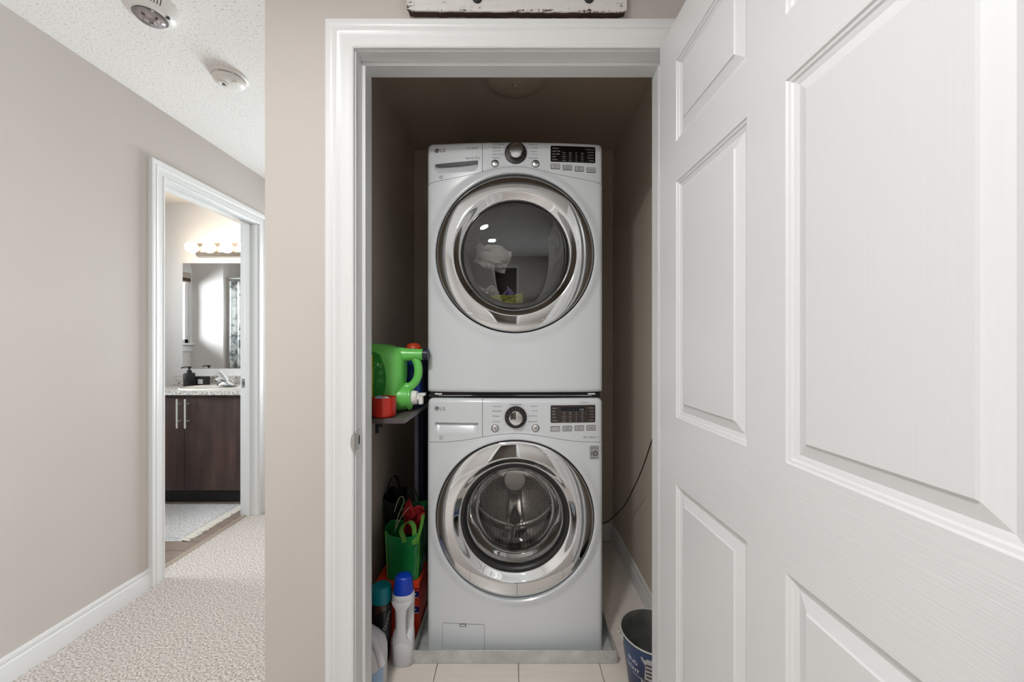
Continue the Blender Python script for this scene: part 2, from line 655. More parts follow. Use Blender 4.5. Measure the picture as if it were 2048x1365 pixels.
b = MB().box(-1.875, XR, YBK, YW + 0.012, -0.03, 0).box(-1.875, PX, YW + 0.012, YPE, -0.03, 0)
struct('floor', b, 'carpet', smooth=0)
b = MB().box(CXL, CXR, YW + 0.012, CYB, -0.03, -0.004)
fc = struct('floor_closet', b, 'grout', smooth=0)
tx, ty, g = -0.286, 1.682, 0.003
for i in range(-2, 4):
    for j in range(-1, 2):
        x0, x1 = max(CXL, tx + 0.303 * i), min(CXR, tx + 0.303 * (i + 1))
        y0, y1 = max(YW + 0.012, ty + 0.6 * j), min(CYB, ty + 0.6 * (j + 1))
        if x1 - x0 > 0.02 and y1 - y0 > 0.02:
            MB().box(x0 + g / 2, x1 - g / 2, y0 + g / 2, y1 - g / 2, -0.006, 0).build('tile', 'tile', fc, bevel=0.001, seg=1)
b = MB().box(BXL, -1.89, BY0, BY1, -0.03, -0.003)
fb = struct('floor_bathroom', b, 'vanity_dark', smooth=0)
pl0 = None
yy = 1.90
random.seed(3)
while yy < 3.0:
    off = random.uniform(0, 1.0)
    for xa, xb in ((-4.0, -3.0 - off * 0.5), (-3.0 - off * 0.5, -1.89)):
        MB().box(xa + 0.001, xb - 0.001, yy + 0.001, yy + 0.099, -0.006, 0).build('plank', 'plank', fb, bevel=0.001, seg=1)
    yy += 0.10
b = MB().box(-1.888, -1.862, DY0, DY1, -0.01, 0.006)
struct('trim_threshold', b, 'threshold', bevel=0.003)

# front wall of the closet
b = MB()
b.box(PX, JL - 0.018, YW, YWB, 0, CEIL).box(JR + 0.018, XR, YW, YWB, 0, CEIL).box(JL - 0.018, JR + 0.018, YW, YWB, JH + 0.018, CEIL)
struct('wall_front', b, 'wall_paint', smooth=0)
# closet: inside faces carry hall paint, warmed in colour for bounced light
b = MB().box(PX, CXL - 0.012, YWB, YPE, 0, CEIL)
struct('wall_passage_right', b, 'wall_paint', smooth=0)
struct('wall_closet_left', MB().box(CXL - 0.012, CXL, YWB, CYB, 0, CEIL), 'bounce_warm_paint', smooth=0)
struct('wall_closet_right', MB().box(CXR, CXR + 0.1, YWB, CYB + 0.1, 0, CEIL), 'bounce_warm_paint', smooth=0)
struct('wall_closet_back', MB().box(CXL - 0.012, CXR, CYB, CYB + 0.1, 0, CEIL), 'bounce_warm_paint', smooth=0)
struct('wall_closet_front', MB().box(CXL, JL - 0.019, YWB, YWB + 0.006, 0, CEIL).box(JR + 0.019, CXR, YWB, YWB + 0.006, 0, CEIL)
       .box(JL - 0.019, JR + 0.019, YWB, YWB + 0.006, JH + 0.019, CEIL), 'bounce_warm_paint', smooth=0)
struct('ceiling_closet', MB().box(CXL, CXR, YWB, CYB, CEIL - 0.004, CEIL + 0.05), 'closet_ceiling_paint', smooth=0)
# hall
b = MB()
b.box(XBL, XL, YBK, DY0 - 0.018, 0, CEIL).box(XBL, XL, DY1 + 0.018, YPE, 0, CEIL).box(XBL, XL, DY0 - 0.018, DY1 + 0.018, DH + 0.018, CEIL)
struct('wall_left', b, 'wall_paint', smooth=0)
q0, q1, r0, r1 = -1.62, -0.94, 0.70, 2.02  # unseen window added so that daylight reaches the passage ceiling
struct('wall_passage_end', MB().box(XBL, q0, YPE, YPE + 0.1, 0, CEIL).box(q1, PX + 0.12, YPE, YPE + 0.1, 0, CEIL).box(q0, q1, YPE, YPE + 0.1, 0, r0).box(q0, q1, YPE, YPE + 0.1, r1, CEIL), 'wall_paint', smooth=0)
w3 = struct('added_window_passage', MB().box(q0, q0 + 0.04, YPE + 0.02, YPE + 0.07, r0, r1).box(q1 - 0.04, q1, YPE + 0.02, YPE + 0.07, r0, r1)
            .box(q0, q1, YPE + 0.02, YPE + 0.07, r0, r0 + 0.04).box(q0, q1, YPE + 0.02, YPE + 0.07, r1 - 0.04, r1), 'trim_paint')
MB().box(q0 + 0.03, q1 - 0.03, YPE + 0.042, YPE + 0.048, r0 + 0.03, r1 - 0.03).build('pane', 'pane_glass', w3)
wy0, wy1, wz0, wz1 = -2.10, -0.20, 0.65, 2.15      # unseen window added to the right wall to brighten the hall's left side
b = MB().box(XR, XR + 0.1, YBK, wy0, 0, CEIL).box(XR, XR + 0.1, wy1, YWB, 0, CEIL).box(XR, XR + 0.1, wy0, wy1, 0, wz0).box(XR, XR + 0.1, wy0, wy1, wz1, CEIL)
struct('wall_right', b, 'wall_paint', smooth=0)
w1 = struct('added_window_hall', MB().box(XR + 0.03, XR + 0.08, wy0, wy0 + 0.05, wz0, wz1).box(XR + 0.03, XR + 0.08, wy1 - 0.05, wy1, wz0, wz1)
            .box(XR + 0.03, XR + 0.08, wy0, wy1, wz0, wz0 + 0.05).box(XR + 0.03, XR + 0.08, wy0, wy1, wz1 - 0.05, wz1)
            .box(XR + 0.03, XR + 0.08, -1.175, -1.125, wz0, wz1), 'trim_paint')
for ya, yb in ((wy0 + 0.04, -1.165), (-1.135, wy1 - 0.04)):
    MB().box(XR + 0.052, XR + 0.058, ya, yb, wz0 + 0.04, wz1 - 0.04).build('pane', 'pane_glass', w1)
# wall behind the camera with a doorway into an unlit room
ox0, ox1, oh = -0.62, 0.06, 2.034
b = MB().box(XBL, ox0, YBK - 0.1, YBK, 0, CEIL).box(ox1, XR + 0.1, YBK - 0.1, YBK, 0, CEIL).box(ox0, ox1, YBK - 0.1, YBK, oh, CEIL)
struct('wall_back', b, 'wall_paint', smooth=0)
b = MB().box(-1.6, -1.5, YBK - 2.2, YBK - 0.1, 0, CEIL).box(0.9, 1.0, YBK - 2.2, YBK - 0.1, 0, CEIL).box(-1.6, 1.0, YBK - 2.3, YBK - 2.2, 0, CEIL)
struct('wall_back_room', b, 'bounce_warm_paint', smooth=0)
struct('floor_back_room', MB().box(-1.6, 1.0, YBK - 2.3, YBK, -0.03, 0), 'carpet', smooth=0)
struct('ceiling_back_room', MB().box(-1.6, 1.0, YBK - 2.3, YBK - 0.1, CEIL, CEIL + 0.05), 'ceiling_smooth', smooth=0)
b = MB()
sweep_u(b, CASING, ox0 - 0.003, ox1 + 0.003, 0, oh + 0.003, lambda x, h, z: (x, YBK + h, z))
struct('trim_back_casing', b, 'trim_paint', smooth=25)
b = MB().box(XBL, XR + 0.1, YBK - 0.1, YWB, CEIL, CEIL + 0.05).box(XBL, CXL - 0.012, YWB, YPE + 0.1, CEIL, CEIL + 0.05)
struct('ceiling', b, 'popcorn', smooth=0)
# bathroom
struct('wall_bathroom_far', MB().box(BXL - 0.1, XBL, BY1, BY1 + 0.1, 0, CEIL), 'bath_paint', smooth=0)
struct('wall_bathroom_near', MB().box(BXL - 0.1, XBL, BY0 - 0.1, BY0, 0, CEIL), 'bath_paint', smooth=0)
# a thin skin of the bathroom's own paint on its side of the shared wall
b = MB().box(XBL - 0.004, XBL, BY0, DY0 - 0.02, 0, CEIL).box(XBL - 0.004, XBL, DY1 + 0.02, BY1, 0, CEIL).box(XBL - 0.004, XBL, DY0 - 0.02, DY1 + 0.02, DH + 0.02, CEIL)
struct('wall_bathroom_right', b, 'bath_paint', smooth=0)
vy0, vy1, vz0, vz1 = 1.70, 2.36, 1.21, 2.06
b = MB().box(BXL - 0.1, BXL, BY0, vy0, 0, CEIL).box(BXL - 0.1, BXL, vy1, BY1, 0, CEIL).box(BXL - 0.1, BXL, vy0, vy1, 0, vz0).box(BXL - 0.1, BXL, vy0, vy1, vz1, CEIL)
struct('wall_bathroom_left', b, 'bath_paint', smooth=0)
w2 = struct('window_2', MB().box(BXL - 0.045, BXL - 0.005, vy0, vy0 + 0.045, vz0, vz1).box(BXL - 0.045, BXL - 0.005, vy1 - 0.045, vy1, vz0, vz1)
            .box(BXL - 0.045, BXL - 0.005, vy0, vy1, vz0, vz0 + 0.045).box(BXL - 0.045, BXL - 0.005, vy0, vy1, vz1 - 0.045, vz1), 'trim_paint')
MB().box(BXL - 0.028, BXL - 0.022, vy0 + 0.03, vy1 - 0.03, vz0 + 0.03, vz1 - 0.03).build('pane', 'pane_glass', w2)
b = MB()
sweep_u(b, [(0, 0), (0, 0.014), (0.07, 0.018), (0.07, 0)], vy0, vy1, vz0, vz1, lambda x, h, z: (BXL + h, x, z))
b.build('casing', 'trim_paint', w2)
MB().box(BXL, BXL + 0.05, vy0 - 0.1, vy1 + 0.1, vz0 - 0.025, vz0).build('window_sill', 'trim_paint', w2, bevel=0.006)
MB().box(BXL, BXL + 0.018, vy0 - 0.06, vy1 + 0.06, vz0 - 0.105, vz0 - 0.025).build('apron', 'trim_paint', w2, bevel=0.006)
struct('wall_bathroom_alcove', MB().box(BXL, -3.60, BY0, 1.665, 0, CEIL), 'bath_paint', smooth=0)
struct('ceiling_bathroom', MB().box(BXL, XBL, BY0, BY1, CEIL, CEIL + 0.05), 'ceiling_smooth', smooth=0)

# jambs, stops, casings, baseboards
b = MB()
b.box(JL - 0.018, JL, YW, YWB, 0, JH).box(JR, JR + 0.018, YW, YWB, 0, JH).box(JL - 0.018, JR + 0.018, YW, YWB, JH, JH + 0.018)
tr1 = struct('trim_closet_jamb', b, 'trim_paint', bevel=0.0012)
b = MB()
b.box(JL, JL + 0.0115, YW + 0.040, YWB - 0.008, 0, JH - 0.0115).box(JR - 0.0115, JR, YW + 0.040, YWB - 0.008, 0, JH - 0.0115)
b.box(JL, JR, YW + 0.040, YWB - 0.008, JH - 0.0115, JH)
b.build('door_stop', 'trim_paint', tr1, bevel=0.0015)
b = MB()
sweep_u(b, CASING, JL - 0.003, JR + 0.003, 0, JH + 0.003, lambda x, h, z: (x, YW - h, z))
struct('trim_closet_casing', b, 'trim_paint', smooth=25)
b = MB()
b.box(XBL, XL, DY0 - 0.018, DY0, 0, DH).box(XBL, XL, DY1, DY1 + 0.018, 0, DH).box(XBL, XL, DY0 - 0.018, DY1 + 0.018, DH, DH + 0.018)
tr2 = struct('trim_bathroom_jamb', b, 'trim_paint', bevel=0.0012)
b = MB()
b.box(XBL + 0.037, XBL + 0.07, DY1 - 0.008, DY1, 0, DH).box(XBL + 0.037, XBL + 0.07, DY0, DY0 + 0.008, 0, DH).box(XBL + 0.037, XBL + 0.07, DY0, DY1, DH - 0.008, DH)
b.build('door_stop', 'trim_paint', tr2, bevel=0.0015)
b = MB()
sweep_u(b, CASING, DY0 - 0.003, DY1 + 0.003, 0, DH + 0.003, lambda x, h, z: (XL + h, x, z))
struct('trim_bathroom_casing', b, 'trim_paint', smooth=25)


def baseboard(name, p0, p1, nrm, label=None):
    d = Vector((p1[0] - p0[0], p1[1] - p0[1], 0))
    mb = MB()
    mb.rings([[(p[0] + nrm[0] * h, p[1] + nrm[1] * h, z) for h, z in BASEP] for p in (p0, p1)], True, True)
    return struct(name, mb, 'trim_paint', smooth=25)


baseboard('baseboard_left', (XL, YBK), (XL, DY0 - 0.081), (1, 0))
baseboard('baseboard_passage', (XL, DY1 + 0.081), (XL, YPE), (1, 0))
baseboard('baseboard_front', (PX, YW), (JL - 0.081, YW), (0, -1))
baseboard('baseboard_front_right', (JR + 0.081, YW), (XR, YW), (0, -1))
baseboard('baseboard_back', (XL, YBK), (ox0 - 0.081, YBK), (0, 1))
baseboard('baseboard_back_right', (ox1 + 0.081, YBK), (XR, YBK), (0, 1))
baseboard('baseboard_right', (XR, YBK), (XR, YW), (-1, 0))
baseboard('baseboard_closet_right', (CXR, YWB + 0.006), (CXR, CYB), (-1, 0))
baseboard('baseboard_closet_back', (CXL, CYB), (CXR, CYB), (0, -1))
baseboard('baseboard_closet_left', (CXL, YWB + 0.006), (CXL, CYB), (1, 0))

# strike plates
t = thing('strike_plate', 'silver strike plate let into the left jamb of the closet doorway', 'strike plate', (JL, 1.120, 0.9135))
pl = MB()
pl.prism([(-x_, z_) for x_, z_ in rrect(-0.013, 0.013, -0.0285, 0.0285, 0.006)], 0, 0.0014)
vs = [(0.0015 - p[1], p[0], p[2]) for p in pl.v]
m_ = MB(); m_.add(vs, pl.f); m_.build('plate', 'nickel', t)
l_ = MB()
l_.box(0.0003, 0.0015, -0.0315, -0.0125, -0.0245, 0.0245)
el = [(0.0015, 0.0245)] + [(-0.0095 * math.sin(PI * k / 16), 0.0245 * math.cos(PI * k / 16)) for k in range(17)] + [(0.0015, -0.0245)]
l_.prism(el, -0.0327, -0.0313)
l_.build('curved_lip', 'nickel', t)
h_ = MB(); q = rrect(-0.0055, 0.0045, -0.013, 0.013, 0.004)
h_.rings([[(xx, a + 0.002, c_) for a, c_ in q] for xx in (0.0008, 0.0018)])
h_.build('latch_hole', 'slot_dark', t)
for zz in (-0.021, 0.021):
    MB().lathe([(0, 0.0024), (0.0028, 0.0022), (0.0034, 0.0014)], (0, 0.002, zz), 'X', 12).build('screw', 'brushed', t)
t = thing('strike_plate', 'small silver strike plate on the far bathroom door jamb beside the countertop', 'strike plate', (XBL + 0.024, DY1, CAMH - 0.272))
q = rrect(-0.013, 0.013, -0.031, 0.031, 0.005)
MB().prism(q, -0.0014, 0).build('plate', 'nickel', t)
MB().prism(rrect(-0.006, 0.006, -0.012, 0.012, 0.004), -0.0018, -0.0004).build('latch_hole', 'slot_dark', t)

# ------------------------------------------------------------------ six-panel closet door, standing open
DW, DTH, DBOT, DTOP = 0.862, 0.035, 0.010, CAMH + 0.848
door = thing('door_1', 'white six-panel closet door standing open on the right', 'door', (0.418, 1.088, 0), (0, 0, -PI / 2 + 0.0368))
# local axes: x runs from the hinge edge to the free edge, -y is the face towards the doorway
door['kind'] = 'structure'
del door['category']
del door['label']
xs = [0, 0.099, 0.383, 0.4785, 0.7625, DW]
zs = [DBOT, 0.245, CAMH - 0.366, CAMH - 0.190, CAMH + 0.423, CAMH + 0.5285, CAMH + 0.7375, DTOP]
PROF = [(0.0, 0.0), (0.0025, -0.0030), (0.0065, -0.0040), (0.009, -0.0068), (0.014, -0.0082), (0.0175, -0.0095), (0.0385, -0.0030), (0.0405, 0.0)]
slab = MB()
yf = 0.0
for i in range(5):
    for j in range(7):
        hole = i in (1, 3) and j in (1, 3, 5)
        x0, x1, z0, z1 = xs[i], xs[i + 1], zs[j], zs[j + 1]
        mi = 1 if (j in (0, 2, 4, 6) and i in (1, 2, 3)) else 0
        for y in (0.0, DTH):
            if not hole:
                slab.add([(x0, y, z0), (x1, y, z0), (x1, y, z1), (x0, y, z1)], [(0, 1, 2, 3)], mi)
        if hole:
            pm = MB()
            for y, sg in ((0.0, 1), (DTH, -1)):
                rr = []
                for (u, d) in PROF:
                    yy = y - sg * d
                    rr.append([(x0 + u, yy, z0 + u), (x1 - u, yy, z0 + u), (x1 - u, yy, z1 - u), (x0 + u, yy, z1 - u)])
                pm.rings(rr, False, True)
            pm.build('panel', 'door_paint_v', door, smooth=0)
slab.add([(0, 0, DBOT), (0, DTH, DBOT), (0, DTH, DTOP), (0, 0, DTOP)], [(0, 1, 2, 3)])
slab.add([(DW, 0, DBOT), (DW, DTH, DBOT), (DW, DTH, DTOP), (DW, 0, DTOP)], [(0, 1, 2, 3)])
slab.add([(0, 0, DTOP), (DW, 0, DTOP), (DW, DTH, DTOP), (0, DTH, DTOP)], [(0, 1, 2, 3)])
slab.add([(0, 0, DBOT), (DW, 0, DBOT), (DW, DTH, DBOT), (0, DTH, DBOT)], [(0, 1, 2, 3)])
slab.build('slab', ['door_paint_v', 'door_paint_h'], door, smooth=0)
for zz in (0.25, 1.02, 1.80):
    MB().lathe([(0, 0), (0.006, 0), (0.006, 0.085), (0, 0.085)], (0.002, DTH + 0.004, zz), 'Z', 12).build('hinge', 'nickel', door)
for sg, yy in ((-1, 0.0), (1, DTH)):
    MB().lathe([(0.0, 0.0), (0.031, 0.0), (0.031, sg * 0.006), (0.014, sg * 0.010), (0.012, sg * 0.030), (0.022, sg * 0.042), (0.027, sg * 0.055), (0.020, sg * 0.066), (0, sg * 0.069)],
               (DW - 0.06, yy, 0.905), 'Y', 28).build('door_knob', 'nickel', door)

# ------------------------------------------------------------------ washing machine and dryer
MW, MH = 0.342, 0.972
MXC, MY = 0.004, 1.477


class Front:
    """Shape of a machine's bowed front; local x, z -> local y (towards the hall is negative)."""

    def __init__(s, seam, cz, top, dent=None):
        s.sx = [p[0] for p in seam]
        s.sz = [p[1] for p in seam]
        s.cz, s.top = cz, top

    def seam(s, x):
        return float(np.interp(abs(x), s.sx, s.sz))

    def y(s, x, z, fil=True):
        y = -0.018 * (1 - (x / MW) ** 2)
        rr = math.hypot(x, z - s.cz)
        t = min(1.0, max(0.0, (0.345 - rr) / 0.032))
        y -= 0.007 * t * t * (3 - 2 * t)
        if fil:
            r = 0.017
            for d in (MW - abs(x), s.top - z) + ((z,) if s.foot else ()):
                d = max(d, 0.0)
                if d < r:
                    y += (r - math.sqrt(max(0.0, r * r - (r - d) ** 2))) * (0.9 if d != MW - abs(x) else 1.0)
        return y

    def patch(s, mb, outline_rows, off, th=0.004, mi=None):
        """Plate following the front: rows of (x, z) points."""
        n = len(outline_rows[0])
        f = [[(x, s.y(x, z) - off, z) for x, z in r] for r in outline_rows]
        bk = [[(x, s.y(x, z) - off + th, z) for x, z in r] for r in outline_rows]
        rows = len(f)
        vs = [p for r in f for p in r] + [p for r in bk for p in r]
        N = rows * n
        fs = []
        for i in range(rows - 1):
            for j in range(n - 1):
                a, b_, c, d = i * n + j, i * n + j + 1, (i + 1) * n + j + 1, (i + 1) * n + j
                fs.append((a, b_, c, d))
        per = [j for j in range(n)] + [i * n + n - 1 for i in range(1, rows)] + [(rows - 1) * n + j for j in range(n - 2, -1, -1)] + [i * n for i in range(rows - 2, 0, -1)]
        for k in range(len(per)):
            a, b_ = per[k], per[(k + 1) % len(per)]
            fs.append((a, b_, b_ + N, a + N))
        mb.add(vs, fs, mi)
        return mb

    def plate(s, mb, x0, x1, z0, z1, off, th=0.004, nx=8, nz=3, r=0.003, mi=None):
        rows = []
        # rounded ends: first and last rows are drawn in by r
        zz = [z0, z0 + r * 0.3, z0 + r] + [z0 + r + (z1 - z0 - 2 * r) * k / nz for k in range(1, nz)] + [z1 - r, z1 - r * 0.3, z1]
        ins = [r, r * 0.3, 0] + [0] * (nz - 1) + [0, r * 0.3, r]
        for z, q in zip(zz, ins):
            rows.append([(x0 + q + (x1 - x0 - 2 * q) * k / nx, z) for k in range(nx + 1)])
        return s.patch(mb, rows, off, th, mi)

    def text(s, mb, body, x, z, size, off=0.0006, align='LEFT', mi=None, rot=0.0):
        vs, fs = text_geo(body, size, align)
        c_, s_ = math.cos(rot), math.sin(rot)
        vs = [(x + a * c_ - b_ * s_, z + a * s_ + b_ * c_) for a, b_ in vs]
        mb.add([(a, s.y(a, b_) - off, b_) for a, b_ in vs], fs, mi)
        return mb

    def disc(s, mb, x, z, r, off, n=20, r0=0.0, mi=None):
        a = [2 * PI * k / n for k in range(n)]
        vs = [(x + r * math.cos(t), z + r * math.sin(t)) for t in a]
        if r0 > 0:
            vi = [(x + r0 * math.cos(t), z + r0 * math.sin(t)) for t in a]
            mb.add([(p, s.y(p, q) - off, q) for p, q in vs + vi], [(k, (k + 1) % n, n + (k + 1) % n, n + k) for k in range(n)], mi)
        else:
            mb.add([(p, s.y(p, q) - off, q) for p, q in vs], [tuple(range(n))], mi)
        return mb


def px2x(px):
    return (px - 1028.0) / 519.0 - MXC


def make_machine(kind):
    dry = kind == 'dryer'
    if dry:
        base = CAMH - 0.1866
        root = thing('clothes_dryer', 'white front-loading dryer with chrome-ringed door stacked on top of the washing machine', 'dryer', (MXC, MY, base))
        seam = [(0, .8675), (.022, .867), (.05, .8645), (.075, .860), (.124, .849), (.19, .8365), (.26, .825), (.315, .8165), (.330, .812), (.345, .801)]
        cz, top = .5355, .968
        py = lambda y: CAMH - (y - 689.0) / 519.0 - base
    else:
        base = 0.003
        root = thing('washing_machine', 'white front-loading washing machine standing in the galvanized pan under the dryer', 'washing machine', (MXC, MY, base))
        seam = [(0, .8406), (.022, .840), (.05, .8375), (.085, .833), (.124, .8262), (.17, .8175), (.22, .8095), (.26, .8055), (.30, .8035), (.345, .8030)]
        seam = [(p, q + .009) for p, q in seam]
        cz, top = .518, .982
        py = lambda y: CAMH - (y - 689.0) / 519.0 - base
    F = Front(seam, cz, top)
    F.foot = dry
    R0 = .307
    # --- cabinet: open-fronted shell
    q = rrect(-MW, MW, 0.0, top - 0.002, 0.022)
    mb = MB()
    mb.rings([[(x, y, z) for x, z in q] for y in (0.0165, 0.70)], False, True)
    mb.rings([[(x, y, z) for x, z in rrect(-MW + 0.003, MW - 0.003, 0.004, top - 0.005, 0.02)] for y in (0.0165, 0.695)], False, True)
    mb.build('cabinet', 'appliance_white', root)
    if not dry:
        for fx in (-0.28, 0.28):
            for fy in (0.08, 0.62):
                MB().lathe([(0, -0.001), (0.02, -0.001), (0.02, 0.002), (0.012, 0.002), (0.012, 0.004), (0, 0.004)], (fx, fy, 0), 'Z', 14).build('foot', 'black_matte', root)
    # --- front panel with its round opening
    g = 0.0008
    NA = 240
    ang = [2 * PI * k / NA for k in range(NA)]
    cor = [math.atan2(F.seam(MW) - cz, MW), math.atan2(F.seam(MW) - cz, -MW), math.atan2(-cz, -MW) + 2 * PI, math.atan2(-cz, MW) + 2 * PI]
    ang = sorted(set(ang + [a % (2 * PI) for a in cor]))

    def outer(a):
        dx, dz = math.cos(a), math.sin(a)
        best = 9.0
        if abs(dx) > 1e-9:
            best = min(best, MW / abs(dx))
        if dz < -1e-9:
            best = min(best, cz / -dz)
        if dz > 1e-9:
            lo, hi = 0.0, min(best, 1.5)
            if cz + hi * dz > F.seam(hi * dx) - g:
                for _ in range(40):
                    m_ = (lo + hi) / 2
                    if cz + m_ * dz > F.seam(m_ * dx) - g:
                        hi = m_
                    else:
                        lo = m_
                best = min(best, lo)
        return best
    ts = [0, .04, .08, .13, .19, .26, .34, .43, .52, .61, .70, .78, .84, .88, .91, .935, .955, .97, .982, .991, 1.0]
    rings = []
    rings.append([(R0 * math.cos(a), F.y(R0 * math.cos(a), cz + R0 * math.sin(a)) + 0.03, cz + R0 * math.sin(a)) for a in ang])
    rings.append([(R0 * math.cos(a), F.y(R0 * math.cos(a), cz + R0 * math.sin(a)) + 0.004, cz + R0 * math.sin(a)) for a in ang])
    RB = R0 + 0.004
    for t in ts:
        rg = []
        for a in ang:
            R = RB + (outer(a) - RB) * t
            x, z = R * math.cos(a), cz + R * math.sin(a)
            rg.append((x, F.y(x, z), z))
        rings.append(rg)
    last = rings[-1]
    rings.append([(x, y + 0.012, z) for x, y, z in last])
    MB().rings(rings, False, False).build('front_panel', 'appliance_white', root, smooth=30)

    # --- control panel: drawer section on the left, dial section on the right
    xd = -0.1255

    def hw(z):
        r = 0.020
        d = z - (top - r)
        return MW if d <= 0 else MW - (r - math.sqrt(max(0.0, r * r - d * d)))

    zt, zb = py(846.5 if not dry else 326.5), py(869 if not dry else 347)
    hx0, hx1 = px2x(869), px2x(956)

    def dent(x, z):
        if not (hx0 < x < hx1):
            return 0.0
        tilt = 0.010 * (x - hx0) / (hx1 - hx0) if dry else 0.0
        z1 = zt + tilt
        z0 = zb + tilt * 0.8
        if z > z1 or z < z0:
            return 0.0
        e = min((x - hx0), (hx1 - x)) / 0.020
        e = min(1.0, e)
        e = math.sqrt(1 - (1 - e) ** 2)
        k = (z - z0) / (z1 - z0)
        lowcut = 1 - e
        k2 = max(0.0, (k - lowcut * 0.6) / max(1e-6, 1 - lowcut * 0.6))
        return 0.020 * min(1.0, k2 ** 1.4)

    def section(xa, xb, nx, dent_on):
        us = list(np.linspace(0, 1, nx + 1))
        rows = []
        nz = 96 if dent_on else 44
        if dent_on:
            vv = [('a', k / 26) for k in range(26)] + [('b', k / 44) for k in range(44)] + [('b', 0.999), ('c', 0.004)] + [('c', k / 22) for k in range(1, 23)]
            nz = len(vv) - 1
            for sec, v in vv:
                if sec == 'c' and v > 0.85:
                    v = 0.85 + 0.15 * (1 - (1 - (v - 0.85) / 0.15) ** 2)
                row = []
                for u in us:
                    x_ = xa + (xb - xa) * u
                    til = (0.010 * min(1.0, max(0.0, (x_ - hx0) / (hx1 - hx0)))) if dry else 0.0
                    s0, d0, d1 = F.seam(x_) + g, zb + til * 0.8, zt + til
                    z = {'a': s0 + (d0 - s0) * v, 'b': d0 + (d1 - d0) * v, 'c': d1 + (top - d1) * v}[sec]
                    w = hw(z)
                    x = x_ if abs(x_) < MW - 0.02 else math.copysign(MW - 0.02 + (abs(x_) - MW + 0.02) * (w - MW + 0.02) / 0.02, x_)
                    row.append((x, F.y(x_, z) + (dent(x_, z) if sec != 'c' else 0.0), z))
                rows.append(row)
        for i in range(0 if dent_on else nz + 1):
            v = i / nz
            v = v if v < 0.9 else 0.9 + 0.1 * (1 - (1 - (v - 0.9) / 0.1) ** 2)
            row = []
            for u in us:
                x_ = xa + (xb - xa) * u
                z0 = F.seam(x_) + g
                z = z0 + (top - z0) * v
                w = hw(z)
                x = max(-w, min(w, x_)) if abs(x_) < MW - 0.02 else math.copysign(MW - 0.02 + (abs(x_) - MW + 0.02) * (w - MW + 0.02) / 0.02, x_)
                y = F.y(min(MW, x_) if x_ > 0 else max(-MW, x_), z)
                if dent_on:
                    y += dent(x, z)
                row.append((x, y, z))
            rows.append(row)
        m_ = MB()
        m_.rings(rows, False, False, closed=False)
        n = nx + 1
        per = [(0, j) for j in range(n)] + [(i, n - 1) for i in range(1, nz + 1)] + [(nz, j) for j in range(n - 2, -1, -1)] + [(i, 0) for i in range(nz - 1, 0, -1)]
        pts = [rows[i][j] for i, j in per]
        m_.rings([pts, [(x, y + 0.012, z) for x, y, z in pts]], False, False)
        return m_
    xs_l = section(-MW, xd - g, 84, True)
    dr = xs_l.build('drawer', 'appliance_white', root, smooth=28)
    section(xd + g, MW, 72, False).build('control_panel', 'appliance_white', root, smooth=28)
    # dark strip along the upper edge inside the finger hold
    if dry:
        rows = []
        for k in range(25):
            x = hx0 + 0.004 + (hx1 - hx0 - 0.008) * k / 24
            til = 0.010 * (x - hx0) / (hx1 - hx0)
            rows.append([(x, zt + til - 0.0005), (x, zt + til - 0.0085 - 0.004 * math.sin(PI * k / 24))])
        pm = MB()
        pm.rings([[(x, F.y(x, z) + 0.0035, z) for x, z in r] for r in rows], False, False, closed=False)
        pm.build('finger_hold_strip', 'seal_dark', dr)

    # --- dial
    kx, kz = px2x(1031.5), py(307.5 if dry else 834.5)
    y0 = F.y(kx, kz)
    MB().lathe([(0.0, y0 + 0.002), (0.0425, y0 + 0.002), (0.0425, y0 - 0.0015), (0.040, y0 - 0.004), (0.031, y0 - 0.005), (0.0, y0 - 0.005)], (kx, 0, kz), 'Y', 48).build('dial_ring', 'dial_black', root)
    kn = MB().lathe([(0.0285, y0 - 0.004), (0.0285, y0 - 0.018), (0.0275, y0 - 0.026), (0.0245, y0 - 0.0285), (0.012, y0 - 0.0295), (0, y0 - 0.0298)], (kx, 0, kz), 'Y', 48).build('dial', 'chrome', root)
    tk = MB()
    for k in range(-5, 6):
        a = PI / 2 + k * 0.42
        c_, s_ = math.cos(a), math.sin(a)
        p0, p1, w = 0.0325, 0.0365, 0.0005
        tk.add([(kx + c_ * p0 - s_ * w, y0 - 0.0056, kz + s_ * p0 + c_ * w), (kx + c_ * p0 + s_ * w, y0 - 0.0056, kz + s_ * p0 - c_ * w),
                (kx + c_ * p1 + s_ * w, y0 - 0.0052, kz + s_ * p1 - c_ * w), (kx + c_ * p1 - s_ * w, y0 - 0.0052, kz + s_ * p1 + c_ * w)], [(0, 1, 2, 3)])
    tk.build('dial_marks', 'button_grey', root)['kind'] = 'stuff'
    rn = MB()
    n = 60
    for k in range(n):
        a = math.radians(-50 + 280 * k / n)
        a2 = math.radians(-50 + 280 * (k + 1) / n)
        pp = []
        for r in (0.0460, 0.0468):
            for t in (a, a2):
                pp.append((kx + r * math.cos(t), kz + r * math.sin(t)))
        rn.add([(p, F.y(p, q_) - 0.0006, q_) for p, q_ in pp], [(0, 1, 3, 2)])
    rn.build('dial_scale', 'light_print', root)
